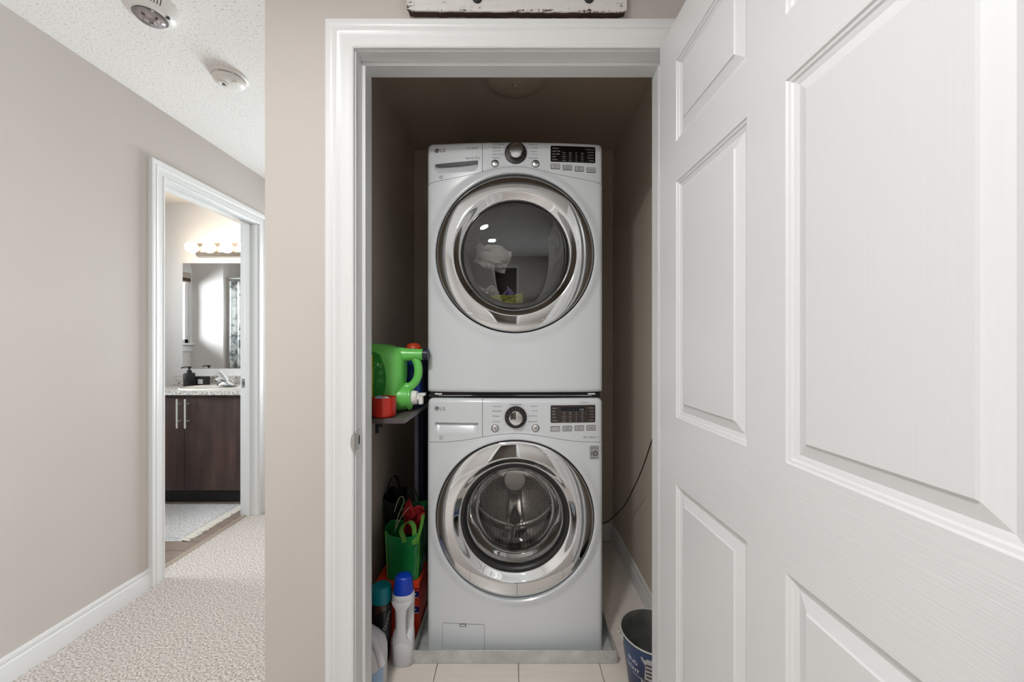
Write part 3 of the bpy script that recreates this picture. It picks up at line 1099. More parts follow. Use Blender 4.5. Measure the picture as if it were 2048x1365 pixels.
    # --- round buttons
    for bx, by, kindb in ((990.3, 328.5 if dry else 857.0, 'power'), (1071.0, 329.0 if dry else 856.5, 'play')):
        x, z = px2x(bx), py(by)
        y0 = F.y(x, z)
        MB().lathe([(0, y0 + 0.002), (0.0148, y0 + 0.002), (0.0148, y0 - 0.001), (0.0126, y0 - 0.0012), (0.0126, y0)], (x, 0, z), 'Y', 32).build('button_ring', 'button_rim', root)
        bt = MB().lathe([(0.0124, y0), (0.0124, y0 - 0.003), (0.0105, y0 - 0.0042), (0.0, y0 - 0.0045)], (x, 0, z), 'Y', 32).build('round_button', 'brushed', root)
        sy = MB()
        if kindb == 'power':
            for k in range(20):
                a, a2 = math.radians(-220 + 260 * k / 20 + 0), math.radians(-220 + 260 * (k + 1) / 20)
                sy.add([(x + r * math.cos(t), y0 - 0.0049, z + r * math.sin(t)) for r, t in ((.0048, a), (.0048, a2), (.0036, a2), (.0036, a))], [(0, 1, 2, 3)])
            sy.box(x - 0.0006, x + 0.0006, y0 - 0.0051, y0 - 0.0047, z + 0.001, z + 0.0062)
        else:
            sy.add([(x - 0.004, y0 - 0.0049, z - 0.003), (x - 0.004, y0 - 0.0049, z + 0.003), (x, y0 - 0.0049, z)], [(0, 1, 2)])
            sy.box(x + 0.001, x + 0.0022, y0 - 0.0051, y0 - 0.0047, z - 0.003, z + 0.003)
            sy.box(x + 0.0033, x + 0.0045, y0 - 0.0051, y0 - 0.0047, z - 0.003, z + 0.003)
        sy.build('symbol', 'dark_print', bt)
    # --- display
    dx0, dx1 = px2x(1101), px2x(1191.5)
    zA, zB = py(292.5 if dry else 811.0), py(324.5 if dry else 846.0)
    tilt = -0.0 if not dry else 0.0
    dp = MB()
    F.plate(dp, dx0, dx1, zB, zA, 0.0012, 0.004, 14, 4, 0.004)
    dsp = dp.build('display', 'display_black' if dry else 'display_brown', root)
    tx = MB()
    rows_l = ['TIME DRY', 'MORE TIME', 'DRY LEVEL', 'TEMP', 'SIGNAL'] if dry else ['DELAY', 'SOIL', 'SPIN', 'TEMP', 'SIGNAL']
    H_ = zA - zB
    W_ = dx1 - dx0
    for k in range(5):
        F.text(tx, rows_l[k], dx0 + 0.006, zA - H_ * (0.20 + 0.175 * k), 0.0062, 0.0017)
        F.text(tx, ['Wrinkle Care', 'Damp Dry', 'Easy Iron', 'Child Lock', 'Settings'][k] if dry else ['PreWash', 'Rinse+', 'Steam', 'Fresh', 'Custom'][k],
               dx1 - 0.006, zA - H_ * (0.20 + 0.175 * k), 0.0058, 0.0017, 'RIGHT')
        for c in range(4):
            F.text(tx, [['More', 'High', '60', 'High'], ['Less', 'Mid', '50', 'On'], ['Normal', 'Med', '40', 'Med'], ['Very', 'Low', '30', 'Low'], ['Damp', 'Ultra', '20', 'Off']][k][c],
                   dx0 + W_ * (0.30 + 0.135 * c), zA - H_ * (0.44 + 0.125 * k), 0.0052, 0.0017, 'CENTER')
    tx.build('display_text', 'display_text', dsp)['kind'] = 'stuff'
    wn = MB()
    F.plate(wn, dx0 + W_ * 0.235, dx0 + W_ * 0.77, zA - H_ * 0.34, zA - H_ * 0.10, 0.0016, 0.001, 8, 2, 0.001)
    wn.build('digit_window', 'black_gloss', dsp)
    if not dry:
        w2_ = MB()
        F.text(w2_, '8:88', dx0 + W_ * 0.745, zA - H_ * 0.31, 0.0105, 0.0021, 'RIGHT')
        w2_.build('digits', 'light_print', dsp)
    # --- four oblong buttons
    labs = [('Dry', 'Level'), ('Temp', 'Control'), ('Time', 'Dry'), ('Option', '')] if dry else [('', ''), ('Spin', 'Speed'), ('Soil', 'Level'), ('Option', '')]
    for k in range(4):
        bx = px2x(1110.5 + 24.2 * k)
        bz = py((333.6 + 1.7 * k) if dry else (858.2 - 0.4 * k))
        mb = MB()
        F.plate(mb, bx - 0.0182, bx + 0.0182, bz - 0.0104, bz + 0.0104, 0.0008, 0.004, 4, 2, 0.003)
        fr = mb.build('button_frame', 'button_rim', root)
        mb = MB()
        F.plate(mb, bx - 0.0165, bx + 0.0165, bz - 0.0087, bz + 0.0087, 0.0024, 0.003, 4, 2, 0.002)
        bt = mb.build('oblong_button', 'button_grey', root)
        mb = MB()
        a_, b_ = labs[k]
        if a_ and b_:
            F.text(mb, a_, bx, bz + 0.0012, 0.0068, 0.0029, 'CENTER')
            F.text(mb, b_, bx, bz - 0.0058, 0.0068, 0.0029, 'CENTER')
        elif a_:
            F.text(mb, a_, bx, bz - 0.002, 0.0072, 0.0029, 'CENTER')
        if mb.v:
            mb.build('button_text', 'grey_print', bt)
    # --- printed words round the dial and elsewhere
    if dry:
        lst = [('Antibacterial', 986.5, 288.4, 'L'), ('Cotton/Normal', 986.5, 292.2, 'L'), ('Bulky/Large', 986.5, 298.0, 'L'), ('Perm.Press', 986.5, 304.4, 'L'), ('Super Delicate', 986.5, 311.0, 'L'),
               ('Speed Dry', 986.5, 318.0, 'L'), ('Heavy Duty', 1075.5, 292.0, 'R'), ('Towels', 1075.5, 298.5, 'R'), ('Delicates', 1075.5, 305.5, 'R'), ('Air Dry', 1075.5, 311.5, 'R'),
               ('Steam Fresh', 1075.5, 318.6, 'R')]
    else:
        lst = [('Heavy Duty', 986.5, 814.0, 'L'), ('Bulky/Large', 986.5, 823.2, 'L'), ('Allergiene', 986.5, 833.4, 'L'), ('Tub Clean', 986.5, 844.5, 'L'), ('Cotton/Normal', 1031.5, 810.3, 'C'),
               ('Delicates', 1075.0, 813.8, 'R'), ('Towels', 1075.0, 823.0, 'R'), ('Hand/Wool', 1075.0, 833.0, 'R'), ('Speed Wash', 1075.0, 844.5, 'R')]
    mb = MB()
    for body, ax, ay, al in lst:
        F.text(mb, body, px2x(ax - (1.5 if al == 'L' else 0)), py(ay), 0.0072, 0.0006, {'L': 'LEFT', 'R': 'RIGHT', 'C': 'CENTER'}[al])
    mb.build('cycle_names', 'grey_print', root)['kind'] = 'stuff'
    mb = MB()
    F.text(mb, 'LG', px2x(878.6), py(302.8 if dry else 821.8), 0.0185, 0.0006)
    F.disc(mb, px2x(872.6), py(299.6 if dry else 818.2), 0.0088, 0.0006, 28)
    lg = mb.build('brand_mark', 'dark_print' if dry else 'grey_print', root)
    mb = MB()
    cx_, cz_ = px2x(872.6), py(299.6 if dry else 818.2)
    mb.box(cx_ - 0.0005, cx_ + 0.0005, F.y(cx_, cz_) - 0.0011, F.y(cx_, cz_) - 0.0008, cz_ - 0.0036, cz_ + 0.0040)
    mb.box(cx_ - 0.0005, cx_ + 0.0030, F.y(cx_, cz_) - 0.0011, F.y(cx_, cz_) - 0.0008, cz_ - 0.0040, cz_ - 0.0032)
    F.disc(mb, cx_ - 0.0034, cz_ + 0.0022, 0.0010, 0.0010, 8)
    for k in range(18):
        a, a2 = math.radians(90 + 270 * k / 18), math.radians(90 + 270 * (k + 1) / 18)
        pp = [(cx_ + r * math.cos(t), cz_ + r * math.sin(t)) for r, t in ((.0068, a), (.0068, a2), (.0060, a2), (.0060, a))]
        mb.add([(p, F.y(p, q_) - 0.0010, q_) for p, q_ in pp], [(0, 1, 2, 3)])
    mb.box(cx_ + 0.0028, cx_ + 0.0068, F.y(cx_, cz_) - 0.0011, F.y(cx_, cz_) - 0.0008, cz_ - 0.0004, cz_ + 0.0004)
    mb.build('emblem_lines', 'appliance_white', lg)
    mb = MB()
    if dry:
        F.text(mb, 'True', px2x(932.5), py(299.0), 0.0085, 0.0006)
        F.text(mb, 'Steam', px2x(943.0), py(298.6), 0.0105, 0.0006)
        F.text(mb, 'Sensor Dry', px2x(931.0), py(318.8), 0.0125, 0.0006, rot=0.02)
    else:
        F.text(mb, 'True', px2x(1172.8), py(877.6), 0.0085, 0.0006)
        F.text(mb, 'Balance', px2x(1181.8), py(877.5), 0.0090, 0.0006)
        F.disc(mb, px2x(1169.3), py(875.8), 0.0036, 0.0006, 12, 0.0018)
        F.text(mb, 'WAVE FORCE', px2x(1161), py(807.5), 0.0055, 0.0006)
    mb.build('feature_words', 'grey_print', root)['kind'] = 'stuff'
    mb = MB()      # little round-arrow mark at the lower left of the drawer
    ax, az = px2x(881.5), py(353.5 if dry else 877.0)
    for k in range(14):
        for a0_ in (20, 200):
            a, a2 = math.radians(a0_ + 140 * k / 14), math.radians(a0_ + 140 * (k + 1) / 14)
            pp = [(ax + 1.3 * r * math.cos(t), az + r * math.sin(t)) for r, t in ((.0056, a), (.0056, a2), (.0040, a2), (.0040, a))]
            mb.add([(p, F.y(p, q_) - 0.0006, q_) for p, q_ in pp], [(0, 1, 2, 3)])
    mb.build('arrow_mark', 'dark_print', root)

    # --- door: chrome ring, inner ring, glass
    yr = -0.012
    ring = [(.3015, yr + 0.014), (.3015, yr + 0.001), (.3005, yr - 0.0008), (.2985, yr - 0.0022), (.294, yr - 0.0042), (.288, yr - 0.0061), (.280, yr - 0.0081), (.270, yr - 0.0101), (.260, yr - 0.0116), (.250, yr - 0.0128),
            (.2425, yr - 0.0135), (.2400, yr - 0.0136), (.2380, yr - 0.0128), (.2350, yr - 0.0104), (.230, yr - 0.0060), (.224, yr - 0.0008), (.218, yr + 0.0042), (.2140, yr + 0.0072), (.2120, yr + 0.0082), (.2115, yr + 0.02)]
    dor = MB().lathe(ring, (0, 0, cz), 'Y', 128).build('door_ring', 'chrome', root, smooth=40)
    MB().lathe([(.3065, yr + 0.018), (.205, yr + 0.018)], (0, 0, cz), 'Y', 96).build('door_seal', 'seal_dark', root)
    if dry:
        g_ = [(.2112, yr + 0.0075)] + [(.2112 * math.cos(a), yr + 0.0075 - 0.022 * math.sin(a)) for a in np.linspace(0.12, PI / 2, 20)]
        g_[-1] = (0.0, yr - 0.0145)
        MB().lathe(g_, (0, 0, cz), 'Y', 96).build('door_glass', 'dryer_glass', dor, smooth=60)
        MB().lathe([(.211, yr + 0.010), (.196, yr + 0.014), (.188, yr + 0.03), (.186, 0.08), (.200, 0.081)], (0, 0, cz), 'Y', 72).build('door_inner_ring', 'rubber', dor, smooth=40)
        MB().lathe([(.186, 0.082), (.262, 0.083), (.265, 0.10), (.265, 0.46), (.250, 0.475), (0, 0.49)], (0, 0, cz), 'Y', 72).build('drum', 'drum_grey', root, smooth=40)
        for k in range(3):
            a = math.radians(20 + 120 * k)
            mb = MB()
            mb.rings([[(r * math.cos(a + d), y, cz + r * math.sin(a + d)) for r, d in ((.268, -.13), (.225, -.04), (.225, .04), (.268, .13))] for y in (0.11, 0.44)])
            mb.build('drum_baffle', 'drum_grey', root, bevel=0.006)
    else:
        MB().lathe([(.2118, yr + 0.0085), (.207, yr + 0.0075), (.199, yr + 0.010), (.191, yr + 0.022), (.187, yr + 0.036), (.191, yr + 0.05), (.20, yr + 0.051)], (0, 0, cz), 'Y', 96).build('door_inner_ring', 'seal_dark', dor, smooth=50)
        g_ = [(.1885, 0.012), (.184, 0.022), (.178, 0.05), (.170, 0.085), (.158, 0.110), (.140, 0.124), (.105, 0.130), (.05, 0.132), (0, 0.1325)]
        MB().lathe(g_, (0, 0, cz), 'Y', 96).build('glass_bowl', 'washer_glass', dor, smooth=60)
        MB().lathe([(.200, 0.036), (.192, 0.05), (.206, 0.07), (.192, 0.09), (.21, 0.105), (.25, 0.106)], (0, 0, cz), 'Y', 72).build('gasket', 'rubber', root, smooth=50)
        MB().lathe([(.192, 0.112), (.196, 0.107), (.236, 0.110), (.248, 0.118), (.250, 0.130)] + [(.250, 0.130 + 0.30 * k / 12) for k in range(1, 13)] + [(.242, 0.440), (.232, 0.445)], (0, 0, cz), 'Y', 96).build('drum', 'drum_steel', root, smooth=40)
        # back wall: dished, with a three-armed spider and a round hub
        MB().lathe([(.234, 0.445), (.215, 0.449), (.12, 0.440), (.09, 0.432), (0, 0.430)], (0, 0, cz), 'Y', 72).build('drum_back', 'drum_perforated', root, smooth=50)
        sp = MB()
        for k in range(3):
            a = math.radians(-90 + 120 * k)
            rad, tan = Vector((math.cos(a), 0, math.sin(a))), Vector((-math.sin(a), 0, math.cos(a)))
            rg = []
            for r, w, h in ((.045, .040, .405), (.09, .036, .404), (.14, .040, .410), (.19, .048, .424), (.232, .060, .440)):
                rg.append([tuple(rad * r + tan * (w * u) + Vector((0, h + (0.030 if abs(u) == 1 else (0.004 if abs(u) > .5 else 0)), cz))) for u in (-1, -.72, 0, .72, 1)])
            sp.rings(rg, False, False, closed=False)
        sp.build('drum_spider', 'steel_smooth', root, smooth=40)
        MB().lathe([(.062, 0.428), (.058, 0.404), (.052, 0.400), (.050, 0.404), (.0, 0.403)], (0, 0, cz), 'Y', 48).build('drum_hub', 'brushed', root, smooth=40)
        for k in range(3):
            a = math.radians(-90 + 120 * k)
            rad, tan = Vector((math.cos(a), 0, math.sin(a))), Vector((-math.sin(a), 0, math.cos(a)))
            rg = []
            for y, hgt, w in ((0.135, .012, .045), (0.17, .040, .042), (0.24, .058, .036), (0.32, .062, .034), (0.39, .050, .034), (0.425, .02, .036)):
                rg.append([tuple(rad * (.252 - q_ * hgt) + tan * (w * u) + Vector((0, y, cz))) for u, q_ in ((-1, 0), (-.62, .72), (-.3, .97), (0, 1), (.3, .97), (.62, .72), (1, 0))])
            mb = MB()
            mb.rings(rg, True, True, closed=False)
            mb.build('drum_lifter', 'steel_smooth', root, smooth=50)
        # filter flap, low on the left
        x0, x1, z0, z1 = px2x(884.5), px2x(968.5), 0.004, py(1249.0)
        mb = MB()
        F.plate(mb, x0 - 0.0012, x1 + 0.0012, z0, z1 + 0.0012, 0.0003, 0.003, 8, 6, 0.006)
        fl = mb.build('filter_flap_gap', 'button_rim', root)
        mb = MB()
        F.plate(mb, x0, x1, z0, z1, 0.0007, 0.003, 8, 6, 0.005)
        fl2 = mb.build('filter_flap', 'appliance_white', root)
        mb = MB()
        xm = px2x(926)
        F.plate(mb, xm - 0.012, xm + 0.012, z1 - 0.0100, z1 + 0.0012, 0.0014, 0.003, 4, 2, 0.003)
        mb.build('flap_notch', 'button_rim', fl2)
        mb = MB()
        F.plate(mb, xm - 0.009, xm + 0.009, z1 - 0.0075, z1 - 0.001, 0.0022, 0.003, 4, 2, 0.002)
        mb.build('flap_catch', 'appliance_white', fl2)
        # grey warranty sticker
        x0, x1, z0, z1 = px2x(1180.3), px2x(1198.8), py(920.5), py(893.0)
        mb = MB()
        F.plate(mb, x0, x1, z0, z1, 0.0004, 0.001, 3, 3, 0.001)
        st = mb.build('sticker', 'sticker_grey', root)
        mb = MB()
        xm = (x0 + x1) / 2
        F.text(mb, '1', x0 + 0.0022, py(912.6), 0.0225, 0.0009)
        F.disc(mb, px2x(1191.6), py(908.8), 0.0094, 0.0009, 28, 0.0062)
        F.text(mb, 'YEAR', px2x(1191.6), py(909.7), 0.0042, 0.0009, 'CENTER')
        F.text(mb, 'DIRECT DRIVE', xm, py(898.8), 0.0044, 0.0009, 'CENTER')
        F.text(mb, 'MOTOR', xm, py(896.0), 0.0038, 0.0009, 'CENTER')
        F.text(mb, 'WARRANTY', xm, py(918.6), 0.0048, 0.0009, 'CENTER')
        for xa in (x0 + 0.0006, x1 - 0.0010):
            mb.add([(xa, F.y(xa, z0) - 0.0009, z0 + 0.001), (xa + 0.0005, F.y(xa, z0) - 0.0009, z0 + 0.001), (xa + 0.0005, F.y(xa, z1) - 0.0009, z1 - 0.001), (xa, F.y(xa, z1) - 0.0009, z1 - 0.001)], [(0, 1, 2, 3)])
        mb.build('sticker_text', 'dark_print', st)['kind'] = 'stuff'
    return root, F, cz, base


dryer, FD, dcz, dbase = make_machine('dryer')
washer, FW, wcz, wbase = make_machine('washer')

# stacking bracket between the two machines
z0, z1 = wbase + 0.9825, dbase - 0.0005
sk = thing('stacking_bracket', 'black stacking bracket in the gap between washer and dryer', 'bracket', (MXC, MY, z0))
hgt = z1 - z0
MB().box(-0.335, 0.335, 0.022, 0.66, 0.0002, hgt).build('bracket_body', 'black_matte', sk, bevel=0.002)
MB().box(-0.338, 0.338, 0.016, 0.022, hgt * 0.30, hgt * 0.42).build('front_rail', 'chrome_dark', sk)
for sx in (-1, 1):
    MB().box(sx * 0.318 - 0.016, sx * 0.318 + 0.016, 0.014, 0.030, hgt * 0.05, hgt * 0.92).build('end_block', 'black_gloss', sk, bevel=0.001)
    MB().box(sx * 0.300 - 0.014, sx * 0.300 + 0.014, 0.0125, 0.0142, hgt * 0.55, hgt * 0.80).build('bracket_label', 'white_label', sk)

# laundry seen through the dryer's window
def crumple(name, label, m, loc, sx, sz, seed, cat='laundry', amp=0.03, grp=None, rot=(0, 0, 0)):
    n = 14
    mb = MB()
    rows = []
    for i in range(n):
        row = []
        for j in range(n):
            u, v = i / (n - 1) - .5, j / (n - 1) - .5
            p = Vector((u * 3 + seed, v * 3, seed * 1.7))
            row.append((u * sx + noise.noise(p) * 0.02, noise.noise(p * 1.6) * amp, v * sz + noise.noise(p + Vector((5, 0, 0))) * 0.02))
        rows.append(row)
    mb.rings(rows, False, False, closed=False)
    o = mb.build(name, m, None, loc, smooth=60)
    o.rotation_euler = rot
    sol = o.modifiers.new('thickness', 'SOLIDIFY')
    sol.thickness = 0.004
    tag(o, label, cat, grp)
    return o


lz = dbase + dcz
crumple('crumpled_cloth', 'white crumpled cloth seen high behind the dryer window', 'paper_white', (MXC - 0.10, MY + 0.145, lz + 0.02), 0.15, 0.10, 1.3, rot=(0.3, 0.3, 0.1))
crumple('dryer_sheet', 'pale dryer sheet lying at the left behind the dryer window', 'paper_white', (MXC - 0.13, MY + 0.17, lz - 0.125), 0.11, 0.05, 4.1, rot=(0.9, 0.2, 0.4))
cy = crumple('yellow_cloth', 'yellow patterned cloth lying at the bottom behind the dryer window', 'cloth_yellow', (MXC - 0.03, MY + 0.118, lz - 0.176), 0.13, 0.060, 7.7, rot=(0.25, -0.12, 0.15), amp=0.014)
crumple('lilac_cloth', 'lilac cloth behind the yellow cloth in the dryer drum', 'cloth_lilac', (MXC - 0.03, MY + 0.24, lz - 0.15), 0.08, 0.09, 2.2, rot=(0.2, 0.5, 0.2))

# galvanized drip pan
pan = thing('drip_pan', 'galvanized metal drip pan on the tile floor under the washing machine', 'pan', (0.0, 1.421, 0))
pw, pd, phh, pt = 0.3815, 0.80, 0.049, 0.0025
MB().box(-pw, pw, 0, pd, 0.0005, 0.0018).build('pan_bottom', 'galvanized', pan)
MB().box(-pw, pw, 0, pt, 0.0005, phh).build('front_wall', 'galvanized', pan, bevel=0.0008, seg=1)
MB().box(-pw, pw, pd - pt, pd, 0.0005, phh).build('rear_wall', 'galvanized', pan, bevel=0.0008, seg=1)
for sx in (-1, 1):
    MB().box(sx * pw - pt / 2, sx * pw + pt / 2, 0.0, pd, 0.0005, phh).build('side_wall', 'galvanized', pan, bevel=0.0008, seg=1)
    fl = MB()
    fl.prism([(sx * pw, 0.001), (sx * pw + sx * 0.009, 0.006), (sx * pw + sx * 0.009, 0.036), (sx * pw, phh)], 0.001, 0.004)
    fl.build('corner_fold', 'nickel', pan)
    for zz in (0.012, 0.04):
        MB().lathe([(0, -0.0016), (0.0024, -0.0012), (0.003, 0)], (sx * (pw - 0.008), 0, zz), 'Y', 10).build('rivet', 'nickel', pan)
    MB().lathe([(0, -0.0016), (0.0024, -0.0012), (0.003, 0)], (sx * (pw - 0.03), 0, 0.022), 'Y', 10).build('rivet', 'nickel', pan)

# ------------------------------------------------------------------ closet: shelf and what stands on it
SZ = CAMH - 0.253
sh = thing('wall_shelf', 'small dark wall shelf on the left closet wall holding the green detergent jug', 'shelf', (CXL, 1.29, SZ))
MB().box(0.001, 0.2365, 0, 0.45, -0.017, 0).build('shelf_board', ['shelf_board'], sh, bevel=0.001, seg=1)
MB().box(0.2365, 0.2372, 0.0005, 0.4495, -0.0165, -0.0005).build('edge_band', 'shelf_edge', sh)
for yb in (0.035, 0.40):
    mb = MB()
    mb.box(0.001, 0.005, yb - 0.008, yb + 0.008, -0.085, -0.017)
    mb.box(0.001, 0.15, yb - 0.008, yb + 0.008, -0.021, -0.017)
    mb.rings([[(0.004, yb - 0.003, -0.070), (0.004, yb + 0.003, -0.070), (0.004, yb + 0.003, -0.080), (0.004, yb - 0.003, -0.080)],
              [(0.10, yb - 0.003, -0.019), (0.10, yb + 0.003, -0.019), (0.118, yb + 0.003, -0.019), (0.118, yb - 0.003, -0.019)]])
    mb.build('bracket', 'black_matte', sh)
mb = MB()
mb.box(0.133, 0.143, 0.012, 0.022, -0.053, -0.017)
mb.box(0.143, 0.156, 0.013, 0.021, -0.032, -0.017)
mb.build('bracket_screw', 'black_matte', sh)

# green dispenser jug lying on its side; local x along the jug, z up
JY = 1.441
jug = thing('detergent_jug', 'large green detergent jug lying on its side on the dark wall shelf', 'jug', (0, JY, SZ))
mb = MB()
secs = []
for x, zc, hz, hy, e in ((-.596, .125, .096, .050, 3), (-.590, .126, .115, .062, 3.4), (-.570, .128, .125, .066, 3.6), (-.53, .129, .1275, .068, 3.6), (-.49, .1275, .1265, .068, 3.5),
                         (-.462, .126, .1235, .067, 3.2), (-.445, .128, .115, .064, 3.0), (-.432, .140, .097, .058, 2.8), (-.422, .152, .078, .050, 2.6), (-.415, .158, .058, .040, 2.4), (-.412, .16, .035, .024, 2.2)):
    n = 40
    ring = []
    for j in range(n):
        a = 2 * PI * j / n
        ca, sa = math.cos(a), math.sin(a)
        ring.append((x, hy * math.copysign(abs(ca) ** (2 / e), ca), zc + hz * math.copysign(abs(sa) ** (2 / e), sa)))
    secs.append(ring)
mb.rings(secs)
# lower shoulder and neck
nk = []
for x, r in ((-.50, .050), (-.45, .0505), (-.43, .0498), (-.415, .047), (-.405, .0442), (-.398, .0430), (-.397, .0465), (-.3925, .0470), (-.392, .0425), (-.388, .042), (-.386, .036), (-.384, .026)):
    nk.append([(x, r * math.cos(2 * PI * j / 36), .051 + r * math.sin(2 * PI * j / 36)) for j in range(36)])
mb.rings(nk)
# vent spout along the top and grip loop
mb.tube([(-.47, 0, .212), (-.43, 0, .213), (-.40, 0, .2135), (-.36, 0, .214), (-.343, 0, .2145)], [.034, .029, .0235, .021, .0205], 24)
mb.build('body', 'jug_green', jug, smooth=50)
mb = MB()
path = [(-.386, 0, .212), (-.376, 0, .202), (-.366, 0, .178), (-.3625, 0, .150), (-.368, 0, .122), (-.384, 0, .100), (-.408, 0, .088), (-.440, 0, .084)]
P2 = []
for i in range(len(path) - 1):
    for k in range(4):
        t = k / 4
        p0, p1, p2, p3 = [Vector(path[max(0, min(len(path) - 1, i + q))]) for q in (-1, 0, 1, 2)]
        P2.append(0.5 * ((2 * p1) + (p2 - p0) * t + (2 * p0 - 5 * p1 + 4 * p2 - p3) * t * t + (3 * p1 - p0 - 3 * p2 + p3) * t ** 3))
P2.append(Vector(path[-1]))
mb.tube(P2, [.0145 if i < 4 else .0155 if i < len(P2) - 6 else .019 for i in range(len(P2))], 16)
mb.build('grip', 'jug_green', jug, smooth=60)
MB().lathe([(0, 0), (.0205, 0), (.0228, .002), (.0228, .0185), (.0205, .0215), (.0165, .0215), (.0150, .0195), (0, .0195)], (-.3445, 0, .2145), 'X', 32).build('vent_cap', 'cap_navy', jug)
tp = MB().lathe([(0, 0), (.0265, 0), (.0265, .012), (.025, .0135), (.025, .020), (.021, .0225), (.012, .023), (.012, .030), (0, .030)], (-.388, 0, .051), 'X', 32).build('tap', 'tap_white', jug)
MB().box(-.360, -.345, -.010, .010, .026, .066).box(-.362, -.336, -.013, .013, .058, .068).build('tap_lever', 'tap_white', tp, bevel=0.002)
# label panel and its printed marks on the near side
def jug_near(x, z):
    ys = [(s[0][0], s) for s in secs]
    return -0.0685


mb = MB()
LS = .014
q = smooth_path([(-.582, .03, 0), (-.505, .028, 0), (-.490, .05, 0), (-.478, .10, 0), (-.478, .15, 0), (-.49, .19, 0), (-.512, .222, 0), (-.582, .225, 0)], 5)
q = [(p.x + LS, p.y) for p in q]
mb.rings([[(x, y, z) for x, z in q] for y in (-.0696, -.060)])
lb = mb.build('label_panel', 'jug_label', jug, smooth=0)
mb = MB()
mb.rings([[(x, y, z) for x, z in [(-.582, .035), (-.509, .033), (-.509, .215), (-.582, .218)]] for y in (-.0702, -.062)])
mb.build('label_stripe', 'jug_yellow', jug, smooth=0)
mb = MB()
for k, zz in enumerate((.176, .150, .122)):
    for j in range(16):
        a, a2 = 2 * PI * j / 16, 2 * PI * (j + 1) / 16
        mb.add([(-.4945 + LS + r * math.cos(t), -.0700, zz + r * math.sin(t)) for r, t in ((.0072, a), (.0072, a2), (.0060, a2), (.0060, a))], [(0, 1, 2, 3)])
    mb.add([(LS - .4975, -.0700, zz - .003), (LS - .4965, -.0700, zz - .004), (LS - .4915, -.0700, zz + .003), (LS - .4925, -.0700, zz + .004)], [(0, 1, 2, 3)])
for x0, x1, z0, z1 in ((-.5215, -.5205, .112, .172), (-.515, -.514, .165, .19), (-.5215, -.5135, .183, .184), (-.507, -.506, .098, .13), (-.507, -.500, .0975, .0985), (-.509, -.502, .174, .186)):
    x0, x1 = x0 + LS, x1 + LS
    mb.add([(x0, -.0700, z0), (x1, -.0700, z0), (x1, -.0700, z1), (x0, -.0700, z1)], [(0, 1, 2, 3)])
mb.build('label_print', 'print_pale', lb, smooth=0)

cup = thing('measuring_cup', 'red plastic measuring cup standing on the shelf in front of the green jug', 'cup', (-0.4545, 1.331, SZ))
MB().lathe([(0, 0.0), (.0345, 0.0), (.0385, .003), (.0405, .010), (.0415, .066), (.0420, .068), (.0405, .0685), (.0395, .066), (.0375, .010), (0, .007)], (0, 0, 0), 'Z', 48).build('cup_body', 'cup_red', cup, smooth=40)
for i, (px_, py_, nm, m_, lab) in enumerate(((-.018, -.004, 'detergent_pod', 'label_pale_blue', 'pale blue detergent pod lying in the red measuring cup'), (.004, .006, 'detergent_pod', 'paper_white', 'white detergent pod lying in the red measuring cup beside a blue one'))):
    mb = MB().loft([(-.012, .006, .006, 0, 0, 2.5), (-.008, .013, .011, 0, 0, 2.5), (0, .016, .013, 0, 0, 2.6), (.008, .013, .011, 0, 0, 2.5), (.012, .006, .006, 0, 0, 2.5)], 20)
    o = mb.build(nm, m_, None, (-0.4545 + px_, 1.331 + py_, SZ + 0.060 - 0.004 * i), smooth=60)
    o.rotation_euler = (0.4, 0.3 * i, 0.3)
    tag(o, lab, 'detergent pod')
bb = thing('blue_bottle', 'dark blue bottle with orange cap standing behind the green jug', 'bottle', (-0.412, 1.56, SZ))
MB().loft([(0, .030, .022, 0, 0, 3), (.004, .037, .028, 0, 0, 3), (.10, .038, .029, 0, 0, 3), (.17, .036, .028, 0, 0, 3), (.205, .026, .022, 0, 0, 2.4), (.215, .022, .020, 0, 0, 2)], 32).build('bottle_body', 'blue_deep', bb, smooth=50)
MB().lathe([(.020, .212), (.0325, .214), (.034, .222), (.032, .240), (.027, .250), (.016, .257), (0, .259)], (0, 0, 0), 'Z', 32).build('bottle_cap', 'orange_cap', bb, smooth=50)
o = thing('small_bottle', 'small dark bottle with pinkish red cap behind the white tap of the jug', 'bottle', (-0.392, 1.505, SZ))
MB().lathe([(0, 0), (.012, 0), (.013, .002), (.013, .036), (.008, .042), (.008, .046), (0, .046)], (0, 0, 0), 'Z', 24).build('bottle_body', 'navy_fabric', o)
MB().lathe([(.0085, .043), (.0125, .044), (.013, .062), (.011, .066), (0, .067)], (0, 0, 0), 'Z', 24).build('bottle_cap', 'pink_cap', o)

